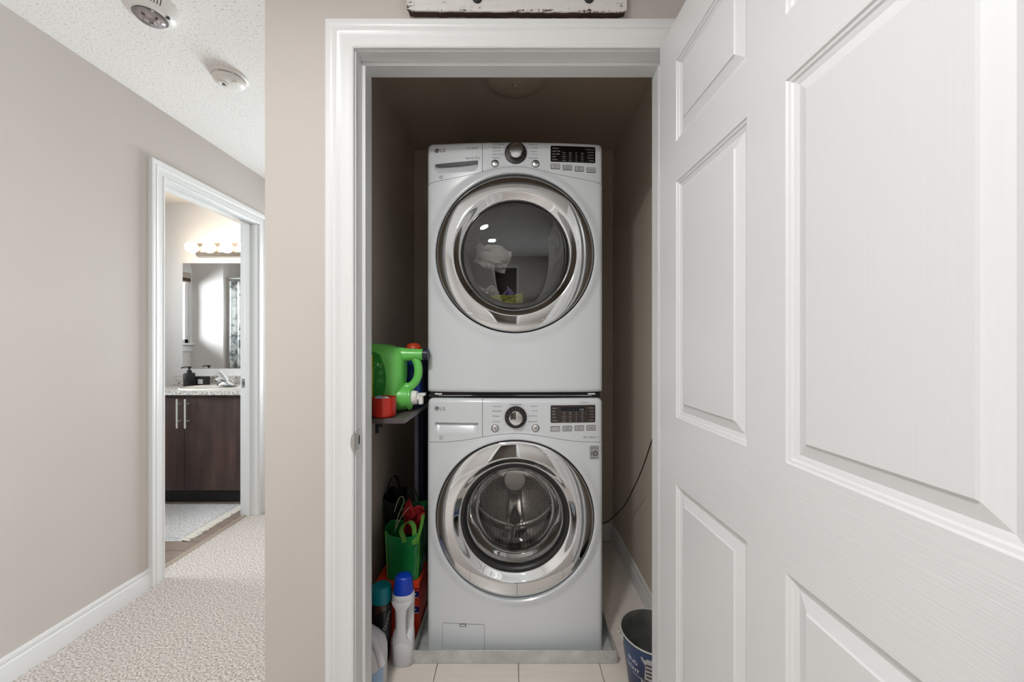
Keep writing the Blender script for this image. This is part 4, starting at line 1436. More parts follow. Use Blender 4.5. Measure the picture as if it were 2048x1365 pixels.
# ------------------------------------------------------------------ closet floor, left of the machines
wb = thing('bleach_bottle', 'white bottle with blue cap standing on the tile floor beside the drip pan', 'bottle', (-0.4165, 1.432, 0), (0, 0, 0.0))
secs_ = [(0, .034, .027, 0, 0, 3), (.004, .0385, .031, 0, 0, 3), (.06, .040, .032, 0, 0, 3), (.100, .040, .031, 0, 0, 3), (.114, .0375, .024, 0, .007, 3), (.122, .0350, .014, 0, .016, 3), (.20, .0370, .015, 0, .016, 3),
         (.216, .039, .024, 0, .007, 3), (.230, .041, .030, 0, .001, 2.8), (.246, .0415, .033, 0, 0, 2.6), (.258, .040, .033, 0, 0, 2.4), (.266, .037, .031, 0, 0, 2.2), (.269, .030, .027, 0, 0, 2)]
MB().loft(secs_, 40).build('bottle_body', 'bottle_white', wb, smooth=60)
mb = MB()
mb.rings([[(-w, -.020, z), (-w * 1.02, yv + .004, z), (-w * .72, yv, z), (w * .72, yv, z), (w * 1.02, yv + .004, z), (w, -.020, z)] for z, w, yv in
          ((.088, .034, -.0305), (.100, .027, -.033), (.112, .0190, -.0345), (.125, .0165, -.0352), (.17, .0155, -.0355), (.205, .0170, -.0355), (.220, .0235, -.0355), (.232, .032, -.0345), (.243, .036, -.030))])
mb.build('front_grip', 'bottle_white', wb, smooth=50)
MB().loft([(.262, .0375, .0315, 0, 0, 2.3), (.275, .0365, .0310, 0, 0, 2.4), (.30, .033, .029, 0, 0, 2.6), (.318, .030, .0265, 0, 0, 2.6), (.325, .026, .023, 0, 0, 2.5), (.327, .018, .016, 0, 0, 2.4)], 40).build('bottle_cap', 'cap_blue', wb, smooth=50)

tb = thing('scent_bead_bottle', 'teal-capped bottle with dark label standing behind the white jug', 'bottle', (-0.513, 1.437, 0), (0.0, 0.045, 0.0))
MB().loft([(0, .036, .030, 0, 0, 2.6), (.005, .041, .034, 0, 0, 2.6), (.09, .042, .036, 0, 0, 2.5), (.17, .041, .036, 0, 0, 2.4), (.215, .039, .035, 0, 0, 2.2), (.233, .036, .033, 0, 0, 2)], 40).build('bottle_body', 'clear_plastic', tb, smooth=60)
MB().loft([(.004, .038, .032, 0, 0, 2.6), (.09, .039, .033, 0, 0, 2.5), (.150, .038, .033, 0, 0, 2.4)], 24).build('scent_beads', 'charcoal', tb, smooth=60)
rg = []
for z, hx, hy in ((.012, .0418, .0352), (.09, .0426, .0366), (.16, .0418, .0366), (.205, .0402, .0358)):
    row = []
    for k in range(13):
        a = math.radians(-78 + 92 * k / 12)
        e = 2.5
        ca, sa = math.cos(a), math.sin(a)
        row.append((hx * math.copysign(abs(ca) ** (2 / e), ca), hy * math.copysign(abs(sa) ** (2 / e), sa), z))
    rg.append(row)
mb = MB(); mb.rings(rg, False, False, closed=False)
lbl = mb.build('bottle_label', 'label_dark', tb, smooth=60)


def on_bottle(a_deg, z):
    a = math.radians(a_deg)
    e = 2.5
    ca, sa = math.cos(a), math.sin(a)
    return (.0432 * math.copysign(abs(ca) ** (2 / e), ca), .0372 * math.copysign(abs(sa) ** (2 / e), sa), z)


mb = MB()
vs, fs = text_geo('Downy', .024)
mb.add([on_bottle(-58 + 62 * (x * .28 - y * .96) / .05 + 14, .135 + x * .96 + y * .28) for x, y in vs], fs)
for k in range(5):
    for j in range(10):
        z0, z1 = .03 + .016 * j, .03 + .016 * (j + 1)
        a0, a1 = -62 + 9 * k + 9 * math.sin(j * .5 + k), -62 + 9 * k + 9 * math.sin((j + 1) * .5 + k)
        if z1 < .14:
            mb.add([on_bottle(a0, z0), on_bottle(a0 + 2.2, z0), on_bottle(a1 + 2.2, z1), on_bottle(a1, z1)], [(0, 1, 2, 3)])
mb.build('label_print', 'sticker_grey', lbl, smooth=0)
MB().loft([(.228, .0385, .035, 0, 0, 2), (.232, .0405, .037, 0, 0, 2), (.262, .039, .0355, 0, 0, 2), (.280, .036, .033, 0, 0, 2), (.286, .031, .028, 0, 0, 2), (.288, .02, .018, 0, 0, 2)], 48).build('bottle_cap', 'cap_teal', tb, smooth=40)

wj = thing('white_jug', 'white plastic jug with pale blue label on the floor at the left doorway jamb', 'jug', (-0.525, 1.315, 0))
MB().loft([(0, .070, .052, 0, 0, 3.5), (.006, .078, .058, 0, 0, 3.5), (.11, .080, .060, 0, 0, 3.4), (.14, .079, .059, 0, 0, 3.2), (.165, .074, .056, 0, 0, 2.9), (.185, .062, .049, -.004, 0, 2.6), (.205, .045, .040, -.012, 0, 2.3), (.22, .028, .028, -.02, 0, 2), (.232, .021, .021, -.02, 0, 2)], 44).build('jug_body', 'bottle_white', wj, smooth=60)
mb = MB()
mb.tube([(-.012, -.01, .210), (.012, -.022, .218), (.038, -.030, .208), (.060, -.034, .178), (.071, -.034, .145), (.076, -.030, .115)], [.015, .014, .0135, .0135, .014, .016], 16)
mb.build('jug_grip', 'bottle_white', wj, smooth=60)
MB().lathe([(.0, .232), (.024, .232), (.024, .25), (.022, .254), (0, .254)], (-.02, 0, 0), 'Z', 28).build('jug_cap', 'cap_blue', wj)
rg = []
for k in range(17):
    a = math.radians(-150 + 140 * k / 16)
    e = 3.45
    ca, sa = math.cos(a), math.sin(a)
    xx, yy = .0808 * math.copysign(abs(ca) ** (2 / e), ca), .0608 * math.copysign(abs(sa) ** (2 / e), sa)
    rg.append([(xx, yy, .012), (xx, yy, .060 + .045 * max(0, (xx + .03) / .11))])
mb = MB(); mb.rings(rg, False, False, closed=False)
lb = mb.build('jug_label', 'label_pale_blue', wj, smooth=60)
mb = MB()
for k in range(7):
    zz = .055 - .006 * k
    x1_ = .052 - .004 * (k % 3)
    mb.box(.005, x1_, -.0618, -.0604, zz, zz + .0014)
mb.build('label_lines', 'label_line', lb)['kind'] = 'stuff'

rb = thing('detergent_box', 'orange-red detergent box on the floor under the green bag', 'box', (-0.4725, 1.62, 0))
bh = .2265
MB().box(-.092, .0865, -.075, .075, 0, bh).build('carton', 'box_red', rb, bevel=0.0015, seg=1)
MB().box(-.0925, .087, -.0755, .0755, bh - .030, bh - .024).build('lid_seam', 'box_dark_red', rb)
for zc in (.178, .115):
    mb = MB().box(.040, .0862, -.0765, -.0745, zc - .010, zc + .012)
    bl = mb.build('blue_label', 'box_blue', rb)
    mb = MB()
    mb.box(.044, .084, -.0772, -.0764, zc - .0135, zc - .0105)
    for k in range(4):
        mb.box(.053 + .006 * k, .057 + .006 * k, -.0772, -.0764, zc - .001, zc + .0045)
    mb.build('label_bar', 'white_label', bl)
mb = MB()
mb.prism([(-.025, bh - .065), (-.012, bh - .078), (-.004, bh - .05), (-.012, bh - .03), (-.022, bh - .038)], -.0765, -.0745)
mb.build('gold_mark', 'jug_yellow', rb)


def bag(name, label, loc, w0, w1, d0, d1, h, m, trim, seed, dip=.03):
    t = thing(name, label, 'bag', loc)
    mb = MB()
    rings = []
    n = 40
    for i in range(15):
        v = i / 14
        hx = w0 + (w1 - w0) * v
        hy = d0 + (d1 - d0) * v
        ring = []
        for j in range(n):
            a = 2 * PI * j / n
            ca, sa = math.cos(a), math.sin(a)
            e = 5
            x, y = hx * math.copysign(abs(ca) ** (2 / e), ca), hy * math.copysign(abs(sa) ** (2 / e), sa)
            f = .0 if i == 0 else 1.0
            nn = noise.noise(Vector((x * 22 + seed, y * 22, v * 5 + x * 12))) * .007 * f
            s_ = 1 + nn / .1
            z = h * v
            if i > 8:
                z -= dip * ((i - 8) / 6) * (1 - (x / hx) ** 2) * (1 if sa < 0 else .4)
            ring.append((x * s_, y * s_, z))
        rings.append(ring)
    mb.rings(rings, True, False)
    o = mb.build('bag_body', m, t, smooth=60)
    sol = o.modifiers.new('cloth', 'SOLIDIFY')
    sol.thickness = .0015
    for sx in (-1, 1):
        MB().tube([(sx * w0 * .90, -d0 * .885, .003), (sx * (w0 + w1) * .45, -(d0 + d1) * .4425, h * .5), (sx * w1 * .90, -d1 * .885, h * .975)], .0022, 8).build('edge_piping', trim, t)
    return t


gb = bag('green_bag', 'glossy green reusable bag with lime handles standing on the red box', (-0.458, 1.612, bh), .068, .078, .055, .058, .205, 'bag_green', 'bag_lime', 3.3)
MB().ribbon(smooth_path([(.012, -.061, .160), (.006, -.064, .185), (-.004, -.055, .205), (.002, -.035, .222), (.022, -.02, .224), (.042, -.03, .205), (.05, -.058, .17), (.052, -.061, .15)]), .022, .0016, (.85, -.2, .45)).build('bag_handle', 'bag_lime', gb, smooth=60)
MB().ribbon(smooth_path([(.060, -.058, .15), (.070, -.062, .19), (.078, -.05, .225), (.076, -.02, .245), (.070, .01, .24), (.062, .03, .20)]), .022, .0016, (.7, -.4, .5)).build('bag_handle', 'bag_lime', gb, smooth=60)
kb = bag('black_bag', 'black bag with dark green trim leaning behind the green bag', (-0.558, 1.80, 0), .036, .040, .075, .07, .50, 'bag_black', 'bag_trim', 9.1)
MB().ribbon(smooth_path([(-.03, -.04, .47), (-.026, -.035, .53), (-.01, -.03, .575), (.012, -.03, .575), (.026, -.035, .53), (.03, -.04, .47)]), .02, .002, (0, 1, 0)).build('bag_handle', 'bag_black', kb, smooth=60)
pb = bag('gift_bag', 'dark green bag with loop handle standing behind the red cloth', (-0.458, 1.745, 0), .050, .054, .032, .034, .47, 'bag_green', 'bag_trim', 5.5)
hl = [(-.034 + .068 * k / 14, -.030, .46 + .08 * math.sin(PI * k / 14) ** .7) for k in range(15)]
MB().ribbon(hl, .012, .0015, (0, 1, 0)).build('bag_handle', 'bag_trim', pb, smooth=60)
rc = crumple('red_cloth', 'dark red cloth stuffed into the top of the green bag', 'cloth_red', (-0.4265, 1.625, bh + .225), .085, .13, 6.1, 'cloth', .035, rot=(.2, .1, .1))
tw = MB()
tw.tube(smooth_path([(-.02, -.01, -.02), (-.004, -.012, .05), (.018, -.01, .105), (.012, 0, .125), (-.005, 0, .118), (-.022, -.005, .065)]), .0012, 6)
tw.tube(smooth_path([(-.018, -.014, -.01), (.012, -.018, .05), (.045, -.018, .09)]), .0012, 6)
o = tw.build('twine', 'twine', None, (-0.480, 1.60, bh + .200), smooth=60)
tag(o, 'loops of pale twine sticking up beside the red cloth', 'twine')

# folded ironing board standing on end between the wall and the machines
ib = thing('ironing_board', 'folded navy ironing board with grey rim standing left of the machines', 'ironing board', (-0.438, 1.985, 0), (0, 0, PI / 2 - .03))
out = []
for k in range(41):
    a = PI * k / 40
    out.append((.17 * math.cos(a) * (1 if True else 0), 1.02 + .12 * math.sin(a)))
out = [(.17, .03)] + out + [(-.17, .03)]
MB().prism([(x * 1.0, z) for x, z in out], -.012, .012).build('board_cover', 'navy_fabric', ib, bevel=.006)
rim = [(x, .0, z) for x, z in out]
MB().tube([(x, .024, z) for x, z in [(.165, .03)] + [(p[0] * .97, p[1] * .995) for p in out[1:-1]] + [(-.165, .03)]], .0115, 10).build('board_rim', 'grey_rim', ib)
MB().tube([(-.10, .042, .008), (-.10, .044, .5), (.05, .042, .95)], .008, 8).build('board_leg', 'grey_rim', ib)
MB().tube([(.10, .042, .008), (.10, .046, .5), (-.05, .042, .95)], .008, 8).build('board_leg', 'grey_rim', ib)

# ------------------------------------------------------------------ closet, right side
def at(px, py, D):
    return Vector(((px - 1028) / FPX * D, D, CAMH - (py - 689) / FPX * D))


pts = [(1345, 745, 1.20), (1319, 832, 1.32), (1300, 893, 1.45), (1283, 942, 1.58), (1265, 982, 1.72), (1250, 1010, 1.86), (1238, 1024, 2.0), (1226, 1036, 2.12), (1208, 1047, 2.20), (1190, 1052, 2.26)]
cp = [at(*p) for p in pts]
cp = [Vector((min(p.x, CXR - .006), p.y, p.z)) for p in cp]
sm = []
for i in range(len(cp) - 1):
    for k in range(5):
        t = k / 5
        p0, p1, p2, p3 = [cp[max(0, min(len(cp) - 1, i + q_))] for q_ in (-1, 0, 1, 2)]
        sm.append(0.5 * ((2 * p1) + (p2 - p0) * t + (2 * p0 - 5 * p1 + 4 * p2 - p3) * t * t + (3 * p1 - p0 - 3 * p2 + p3) * t ** 3))
sm.append(cp[-1])
o0 = sm[0].copy()
o = MB().tube([p - o0 for p in sm], .0024, 8).build('power_cord', 'cable_black', None, o0, smooth=60)
tag(o, 'thin black cord hanging along the right closet wall to behind the machines', 'cord')

bk = thing('bucket', 'galvanized bucket with blue printed front on the tile floor beside the open door', 'bucket', (0.484, 1.320, 0))
BH, BR, BB = .200, .1085, .080
MB().lathe([(0, .006), (BB, .006), (BB + .001, 0), (BB + .003, .004)] + [(BB + .003 + (BR - BB - .003) * k / 8, .004 + (BH - .008) * k / 8) for k in range(1, 9)] + [(BR + .002, BH - .003), (BR + .003, BH), (BR + .001, BH + .002), (BR - .0015, BH)]
           + [(BR - .003 - (BR - BB - .003) * k / 8, BH - .004 - (BH - .014) * k / 8) for k in range(0, 9)] + [(0, .010)], (0, 0, 0), 'Z', 72).build('bucket_body', 'bucket_inside', bk, smooth=40)
rim_ = [((BR + .001) * math.cos(2 * PI * k / 64), (BR + .001) * math.sin(2 * PI * k / 64), BH) for k in range(65)]
MB().tube(rim_, .0026, 8, False).build('rim', 'galvanized', bk, smooth=60)


def on_b(a_deg, z, off=.0012):
    r = BB + .003 + (BR - BB - .003) * (z - .004) / (BH - .008) + off
    a = math.radians(a_deg)
    return (r * math.cos(a), r * math.sin(a), z)


mb = MB()
mb.rings([[on_b(-172 + 170 * k / 40, z) for k in range(41)] for z in (.012, .10, BH - .006)], False, False, closed=False)
pr = mb.build('printed_wrap', 'bucket_blue', bk, smooth=60)
# plain silver trophy shape printed on the wrap
def flat(pts2, mat_, off, name):
    m2 = MB()
    # split each outline row by row so that it follows the curved wall
    m2.rings([[on_b(-90 + x0_ * 570, z_, off), on_b(-90 + (x0_ * .6 + x1_ * .4) * 570, z_, off), on_b(-90 + (x0_ * .3 + x1_ * .7) * 570, z_, off), on_b(-90 + x1_ * 570, z_, off)] for z_, x0_, x1_ in pts2], False, False, closed=False)
    return m2.build(name, mat_, pr, smooth=60)


tc = -.042
flat([(.010, tc - .034, tc + .034), (.085, tc - .034, tc + .034), (.098, tc - .033, tc + .033), (.100, tc - .022, tc + .022), (.128, tc - .019, tc + .019), (.150, tc - .017, tc + .017), (.160, tc - .024, tc + .024), (.172, tc - .031, tc + .031), (.176, tc - .030, tc + .030)], 'silver_print', .0018, 'trophy_print')
for z_ in (.030, .052, .074, .092, .108, .122, .136, .150):
    w_ = .030 if z_ < .1 else .016
    flat([(z_, tc - w_, tc + w_ * .4), (z_ + .007, tc - w_, tc + w_ * .4)], 'silver_dark', .0022, 'trophy_band')
mb = MB()
for body, a0_, z_, sz in (('BUD', -160, .138, .019), ('LIGHT', -166, .112, .019)):
    vs, fs = text_geo(body, sz)
    mb.add([on_b(a0_ + x * 560, z_ + y + x * -.15, .002) for x, y in vs], fs)
mb.rings([[on_b(-152 + 28 * k / 8, .098 - .006 * k / 8, .002) for k in range(9)], [on_b(-152 + 28 * k / 8, .0992 - .006 * k / 8, .002) for k in range(9)]], False, False, closed=False)
mb.build('wrap_lettering', 'white_label', pr, smooth=0)
for sx in (-1, 1):
    mb = MB().box(sx * (BR + .001) - .003, sx * (BR + .001) + .003, -.010, .010, BH - .030, BH - .006)
    mb.tube([(sx * (BR + .002), 0, BH - .016), (sx * (BR + .010), 0, BH - .012), (sx * (BR + .012), 0, BH - .004)], .002, 8)
    mb.build('handle_ear', 'galvanized', bk)
hp = [((BR + .010) * math.cos(PI - PI * k / 20) , .112 * math.sin(PI * k / 20), BH - .004 - .095 * math.sin(PI * k / 20)) for k in range(21)]
MB().tube(hp, .0018, 8).build('wire_handle', 'nickel', bk, smooth=60)
bo = thing('black_jar', 'black round lid showing inside the galvanized bucket', 'jar', (0.487, 1.268, .0105))
MB().lathe([(0, 0), (.018, 0), (.019, .002), (.019, .100), (0, .100)], (0, 0, 0), 'Z', 28).build('jar_body', 'charcoal', bo)
MB().lathe([(.0195, .100), (.021, .101), (.021, .118), (.018, .121), (0, .1215)], (0, 0, 0), 'Z', 28).build('jar_lid', 'black_gloss', bo)

# unlit flush lamp on the closet ceiling
cl = thing('closet_light', 'unlit flush dome light on the dark closet ceiling', 'ceiling light', (0.006, 1.66, CEIL - .004))
MB().lathe([(.16, 0), (.16, -.010), (.150, -.014), (0, -.014)], (0, 0, 0), 'Z', 48).build('lamp_base', 'closet_ceiling_paint', cl)
MB().lathe([(.142, -.012), (.136, -.022), (.11, -.036), (.07, -.045), (.018, -.048), (.012, -.049), (.012, -.058), (.006, -.062), (0, -.063)], (0, 0, 0), 'Z', 48).build('lamp_dome', 'closet_ceiling_paint', cl, smooth=50)

# ------------------------------------------------------------------ hall ceiling and sign
def alarm(loc, kind):
    if kind == 'strobe':
        t = thing('smoke_alarm', 'white smoke alarm with clear dome lens on the hall ceiling, nearer the camera', 'smoke alarm', loc)
        prof = [(0, 0), (.077, 0), (.0785, -.004), (.0785, -.013), (.075, -.026), (.067, -.038), (.056, -.046), (.048, -.0485), (0, -.0485)]
        MB().lathe(prof, (0, 0, 0), 'Z', 64).build('housing', 'plastic_white', t, smooth=35)
        for k in range(10):
            a = math.radians(-84 + 6.4 * k)
            c_, s_ = math.cos(a), math.sin(a)
            w = .0013
            mb = MB()
            pts = []
            for z, r in ((-.012, .0793), (-.027, .0751), (-.036, .0692)):
                pts.append([(c_ * r - s_ * w, s_ * r + c_ * w, z), (c_ * r + s_ * w, s_ * r - c_ * w, z), (c_ * (r - .004) + s_ * w, s_ * (r - .004) - c_ * w, z + .001), (c_ * (r - .004) - s_ * w, s_ * (r - .004) + c_ * w, z + .001)])
            mb.rings(pts)
            mb.build('vent_slot', 'slot_dark', t)
        MB().tube([(.0465 * math.cos(2 * PI * k / 48), .0465 * math.sin(2 * PI * k / 48), -.0486) for k in range(49)], .0009, 6, False).build('lens_groove', 'slot_dark', t)
        MB().lathe([(.0445, -.0485), (.043, -.054), (.036, -.061), (.024, -.066), (.010, -.068), (0, -.0685)], (0, 0, 0), 'Z', 48).build('dome_lens', 'lens_plastic', t, smooth=60)
        rf = MB().lathe([(.041, -.0486), (.030, -.050), (.014, -.053), (.010, -.058), (0, -.059)], (0, 0, 0), 'Z', 24).build('reflector', 'lens_inside', t, smooth=30)
        for k in range(5):
            a = 1.1 * k
            MB().box(-.005, .005, -.0015, .0015, -.0575, -.0495).build('strobe_part', 'chrome_dark' if k % 2 else 'silver_dark', t, (.021 * math.cos(a), .021 * math.sin(a), 0)).rotation_euler = (0, 0, a * 1.7)
        MB().lathe([(0, -.043), (.006, -.044), (.006, -.0485), (0, -.0495)], (.0555, .006, 0), 'Z', 16).build('test_button', 'slot_dark', t)
    else:
        t = thing('smoke_alarm', 'white round smoke alarm farther along the hall ceiling', 'smoke alarm', loc)
        MB().lathe([(0, 0), (.071, 0), (.072, -.004), (.070, -.010), (.062, -.014), (0, -.014)], (0, 0, 0), 'Z', 64).build('base_plate', 'plastic_white', t, smooth=35)
        MB().lathe([(.057, -.0135), (.057, -.0185), (0, -.0185)], (0, 0, 0), 'Z', 48).build('gap', 'slot_dark', t)
        MB().lathe([(.0, -.018), (.061, -.018), (.0615, -.022), (.058, -.030), (.048, -.037), (.030, -.041), (0, -.042)], (0, 0, 0), 'Z', 64).build('cover', 'plastic_white', t, smooth=35)
        for k in range(6):
            a = 2 * PI * k / 6 + .3
            MB().box(-.004, .004, -.002, .002, -.021, -.012).build('rib', 'plastic_white', t, (0.0585 * math.cos(a), 0.0585 * math.sin(a), 0))
        MB().lathe([(.020, -.038), (.021, -.043), (.019, -.0455), (.012, -.0455), (.009, -.043), (.0, -.0425)], (-.016, -.012, 0), 'Z', 32).build('horn_ring', 'plastic_white', t, smooth=35)
        MB().lathe([(0, -.0425), (.006, -.0425), (.006, -.0445), (0, -.0447)], (-.016, -.012, 0), 'Z', 16).build('horn_hole', 'slot_dark', t)
        MB().lathe([(0, -.034), (.011, -.034), (.012, -.040), (.009, -.043), (0, -.0435)], (.034, -.014, 0), 'Z', 24).build('test_button', 'plastic_white', t, smooth=35)
    return t


alarm((-1.268, 1.325, CEIL), 'strobe')
alarm((-1.262, 1.685, CEIL), 'plain')
labs_ = ['round lit ceiling lamp mirrored as the upper bright spot in the dryer window', 'round lit ceiling lamp mirrored as the lower bright spot in the dryer window']
for (lx, ly), lab in zip(HALL_LAMPS, labs_):
    t = thing('ceiling_lamp', lab, 'ceiling lamp', (lx, ly, CEIL))
    MB().lathe([(0, 0), (.105, 0), (.106, -.006), (.100, -.022), (.088, -.028), (.086, -.024), (0, -.024)], (0, 0, 0), 'Z', 48).build('lamp_rim', 'plastic_white', t, smooth=35)
    MB().lathe([(.086, -.025), (.08, -.034), (.05, -.041), (0, -.0435)], (0, 0, 0), 'Z', 40).build('lamp_lens', 'lamp_lens', t, smooth=60)

sg = thing('coat_board', 'worn white painted board with dark hooks on the wall above the closet door', 'coat rack', (0.008, YW, CAMH + .948))
bw = .3125
out = []
random.seed(5)
for k in range(41):
    x = -bw + 2 * bw * k / 40
    out.append((x, random.uniform(-.0008, .0012)))
out[0] = (-bw, .004)
out[-1] = (bw, .006)
top_ = [(bw - .001, .128), (-bw + .001, .130)]
sl = -.0105   # it hangs slightly out of level
q = [(x, z + sl * (x + bw) * .5) for x, z in out + top_]
mb = MB()
mb.prism(q, -.0235, -.0195, 0)
mb.build('painted_face', 'worn_paint', sg, smooth=0)
MB().prism([(x * .992, z + .001) for x, z in q], -.0195, -.0005).build('board_core', 'old_wood', sg, smooth=0)
for hx in (-.112, .205):
    hk = MB().lathe([(0, 0), (.0135, 0), (.0135, -.003), (.009, -.006), (.0, -.0065)], (hx, -.0235, .034), 'Y', 24)
    hk.tube(smooth_path([(hx, -.028, .036), (hx, -.036, .052), (hx, -.040, .074), (hx, -.052, .084), (hx, -.068, .088), (hx, -.074, .100)]), .0055, 12)
    hk.lathe([(0, -.010), (.008, -.007), (.010, 0), (.008, .007), (0, .010)], (hx, -.074, .102), 'Z', 20)
    hk.build('hook', 'black_matte', sg, smooth=50)

# ------------------------------------------------------------------ bathroom
VX0, VX1, VF = -2.84, XBL - .004, 2.835       # vanity extent and door front plane
vz = .82
va = thing('vanity_cabinet', 'dark brown two-door vanity cabinet under the granite-look countertop', 'cabinet', ((VX0 + VX1) / 2, VF, 0))
cw = (VX1 - VX0) / 2
MB().box(-cw, cw, .020, BY1 - VF - .003, .10, vz).build('carcass', 'vanity_wood', va)
MB().box(-cw, cw, .045, .060, 0, .10).build('toe_kick', 'vanity_dark', va)
gx = -2.459 - (VX0 + VX1) / 2
for i, (xa, xb, hx) in enumerate(((-cw + .002, gx - .0015, gx - .026), (gx + .0015, cw - .002, gx + .034))):
    d_ = MB().box(xa, xb, 0, .018, .104, vz - .004).build('cabinet_door', 'vanity_wood', va, bevel=.0015, seg=1)
    hd = MB()
    z0, z1 = CAMH - .620, CAMH - .405
    hd.tube([(hx, -.034, z0), (hx, -.034, z1)], .0058, 12)
    for zz in (z0 + .05, z1 - .038):
        hd.tube([(hx, -.034, zz), (hx, .001, zz)], .004, 10)
    hd.build('handle', 'satin_metal', d_)
ct = thing('countertop', 'speckled grey countertop with backsplash on the dark vanity', 'countertop', ((VX0 + VX1) / 2, 2.792, vz))
# slab with an oval hole for the basin
bx, by, rx, ry = -2.365 - (VX0 + VX1) / 2, .21, .255, .165
cd = BY1 - 2.792
mb = MB()
n = 64
ov = [(bx + rx * .93 * math.cos(2 * PI * k / n), by + ry * .9 * math.sin(2 * PI * k / n)) for k in range(n)]
ou = []
for k in range(n):
    a = 2 * PI * k / n
    dx, dy = math.cos(a), math.sin(a)
    t_ = min([(cw - bx) / dx if dx > 1e-6 else 9, (-cw - bx) / dx if dx < -1e-6 else 9, (cd - .001 - by) / dy if dy > 1e-6 else 9, (-by) / dy if dy < -1e-6 else 9])
    ou.append((bx + dx * t_, by + dy * t_))
corn = [(-cw, 0), (cw, 0), (cw, cd - .001), (-cw, cd - .001)]
for c_ in corn:
    kk = min(range(n), key=lambda q_: (ou[q_][0] - c_[0]) ** 2 + (ou[q_][1] - c_[1]) ** 2)
    ou[kk] = c_
for z_ in (0.001, .030):
    mb.rings([[(x, y, z_) for x, y in ov], [(x, y, z_) for x, y in ou]], False, False)
mb.rings([[(x, y, .001) for x, y in ou], [(x, y, .030) for x, y in ou]], False, False)
mb.rings([[(x, y, .001) for x, y in ov], [(x, y, .030) for x, y in ov]], False, False)
mb.build('slab', 'laminate', ct, smooth=0)
MB().box(-cw, cw, cd - .020, cd - .001, .030, .112).build('backsplash', 'laminate', ct, bevel=.003)
ba = MB()
prof = [(1.0, .0305), (1.0, .036), (.985, .040), (.95, .041), (.91, .038), (.86, .022), (.78, -.02), (.6, -.065), (.3, -.085), (0.06, -.088)]
ba.rings([[(bx + rx * p_ * math.cos(2 * PI * k / 56), by + ry * (p_ if p_ > .9 else p_ * .98) * math.sin(2 * PI * k / 56), z_) for k in range(56)] for p_, z_ in prof], False, True)
sk_ = ba.build('basin', 'porcelain', None, ((VX0 + VX1) / 2, 2.792, vz), smooth=50)
tag(sk_, 'white oval drop-in basin set into the speckled countertop', 'sink')
fa = thing('faucet', 'chrome single-lever faucet at the back of the white basin', 'faucet', (-2.365, 2.792 + by + .120, vz + .0405))
mb = MB().loft([(-.002, .072, .028, 0, 0, 2.4), (.006, .072, .028, 0, 0, 2.4), (.016, .055, .024, 0, 0, 2.2), (.026, .030, .022, 0, 0, 2), (.055, .024, .022, 0, 0, 2), (.062, .020, .02, 0, 0, 2)], 40)
mb.build('faucet_body', 'chrome', fa, smooth=50)
MB().tube([(0, 0, .035), (0, -.05, .055), (0, -.095, .056), (0, -.112, .045)], [.017, .015, .0125, .0115], 16).build('spout', 'chrome', fa, smooth=60)
MB().tube([(0, .0, .058), (-.010, -.006, .075), (-.030, -.012, .102), (-.038, -.014, .110)], [.021, .020, .013, .009], 16).build('lever', 'chrome', fa, smooth=60)
sp_ = thing('soap_dispenser', 'black pump soap dispenser standing on the countertop left of the basin', 'dispenser', (-2.636, 3.085, vz + .030))
MB().lathe([(0, 0), (.036, 0), (.0385, .003), (.0385, .098), (.036, .108), (.028, .113), (.017, .115), (.016, .121), (0, .121)], (0, 0, 0), 'Z', 40).build('dispenser_bottle', 'black_matte', sp_, smooth=40)
MB().lathe([(0, .121), (.016, .121), (.016, .133), (.007, .135), (.006, .150), (.013, .151), (.013, .165), (0, .166)], (0, 0, 0), 'Z', 24).tube([(0, 0, .160), (-.030, -.004, .161), (-.055, -.008, .155), (-.058, -.008, .150)], .0045, 10).build('pump', 'black_matte', sp_, smooth=40)
tr = thing('tissue_box', 'small dark box with white label standing behind the soap dispenser', 'box', (-2.585, 3.144, vz + .030))
MB().box(-.052, .052, -.022, .022, 0, .080).build('box_body', 'charcoal', tr, bevel=.003)
MB().box(-.012, .028, -.0232, -.0218, .018, .058).build('box_label', 'white_label', tr)
mi_ = thing('wall_mirror', 'frameless rectangular mirror on the bathroom wall above the basin', 'mirror', (-2.36, BY1, CAMH - .202))
MB().box(-.417, .417, -.0055, -.0005, 0, .882).build('mirror_back', 'mirror_edge', mi_)
MB().box(-.4165, .4165, -.0060, -.0055, .0005, .8815).build('mirror_face', 'mirror_glass', mi_, smooth=0)
vl = thing('vanity_light', 'chrome vanity light bar with lit globe bulbs above the mirror', 'wall light', (-2.402, BY1, CAMH + .786))
mb = MB()
mb.rings([[(x, -y_, z_) for y_, z_ in ((0, -.055), (.022, -.055), (.045, -.022), (.045, .022), (.022, .055), (0, .055))] for x in (-.245, .245)])
mb.build('light_bar', 'brass_chrome', vl, smooth=0, bevel=.002)
for k in range(4):
    bx_ = -.213 + .142 * k
    MB().lathe([(0, -.045), (.024, -.045), (.024, -.062), (.018, -.066), (0, -.066)], (bx_, 0, 0), 'Y', 24).build('socket', 'brass_chrome', vl)
    MB().lathe([(.012, -.064), (.020, -.070)] + [(.045 * math.sin(a), -.105 - .045 * math.cos(a) * -1 if False else -.108 + .045 * math.cos(a)) for a in np.linspace(.5, PI, 14)], (bx_, 0, 0), 'Y', 28).build('globe_bulb', 'bulb_lit', vl, smooth=60)

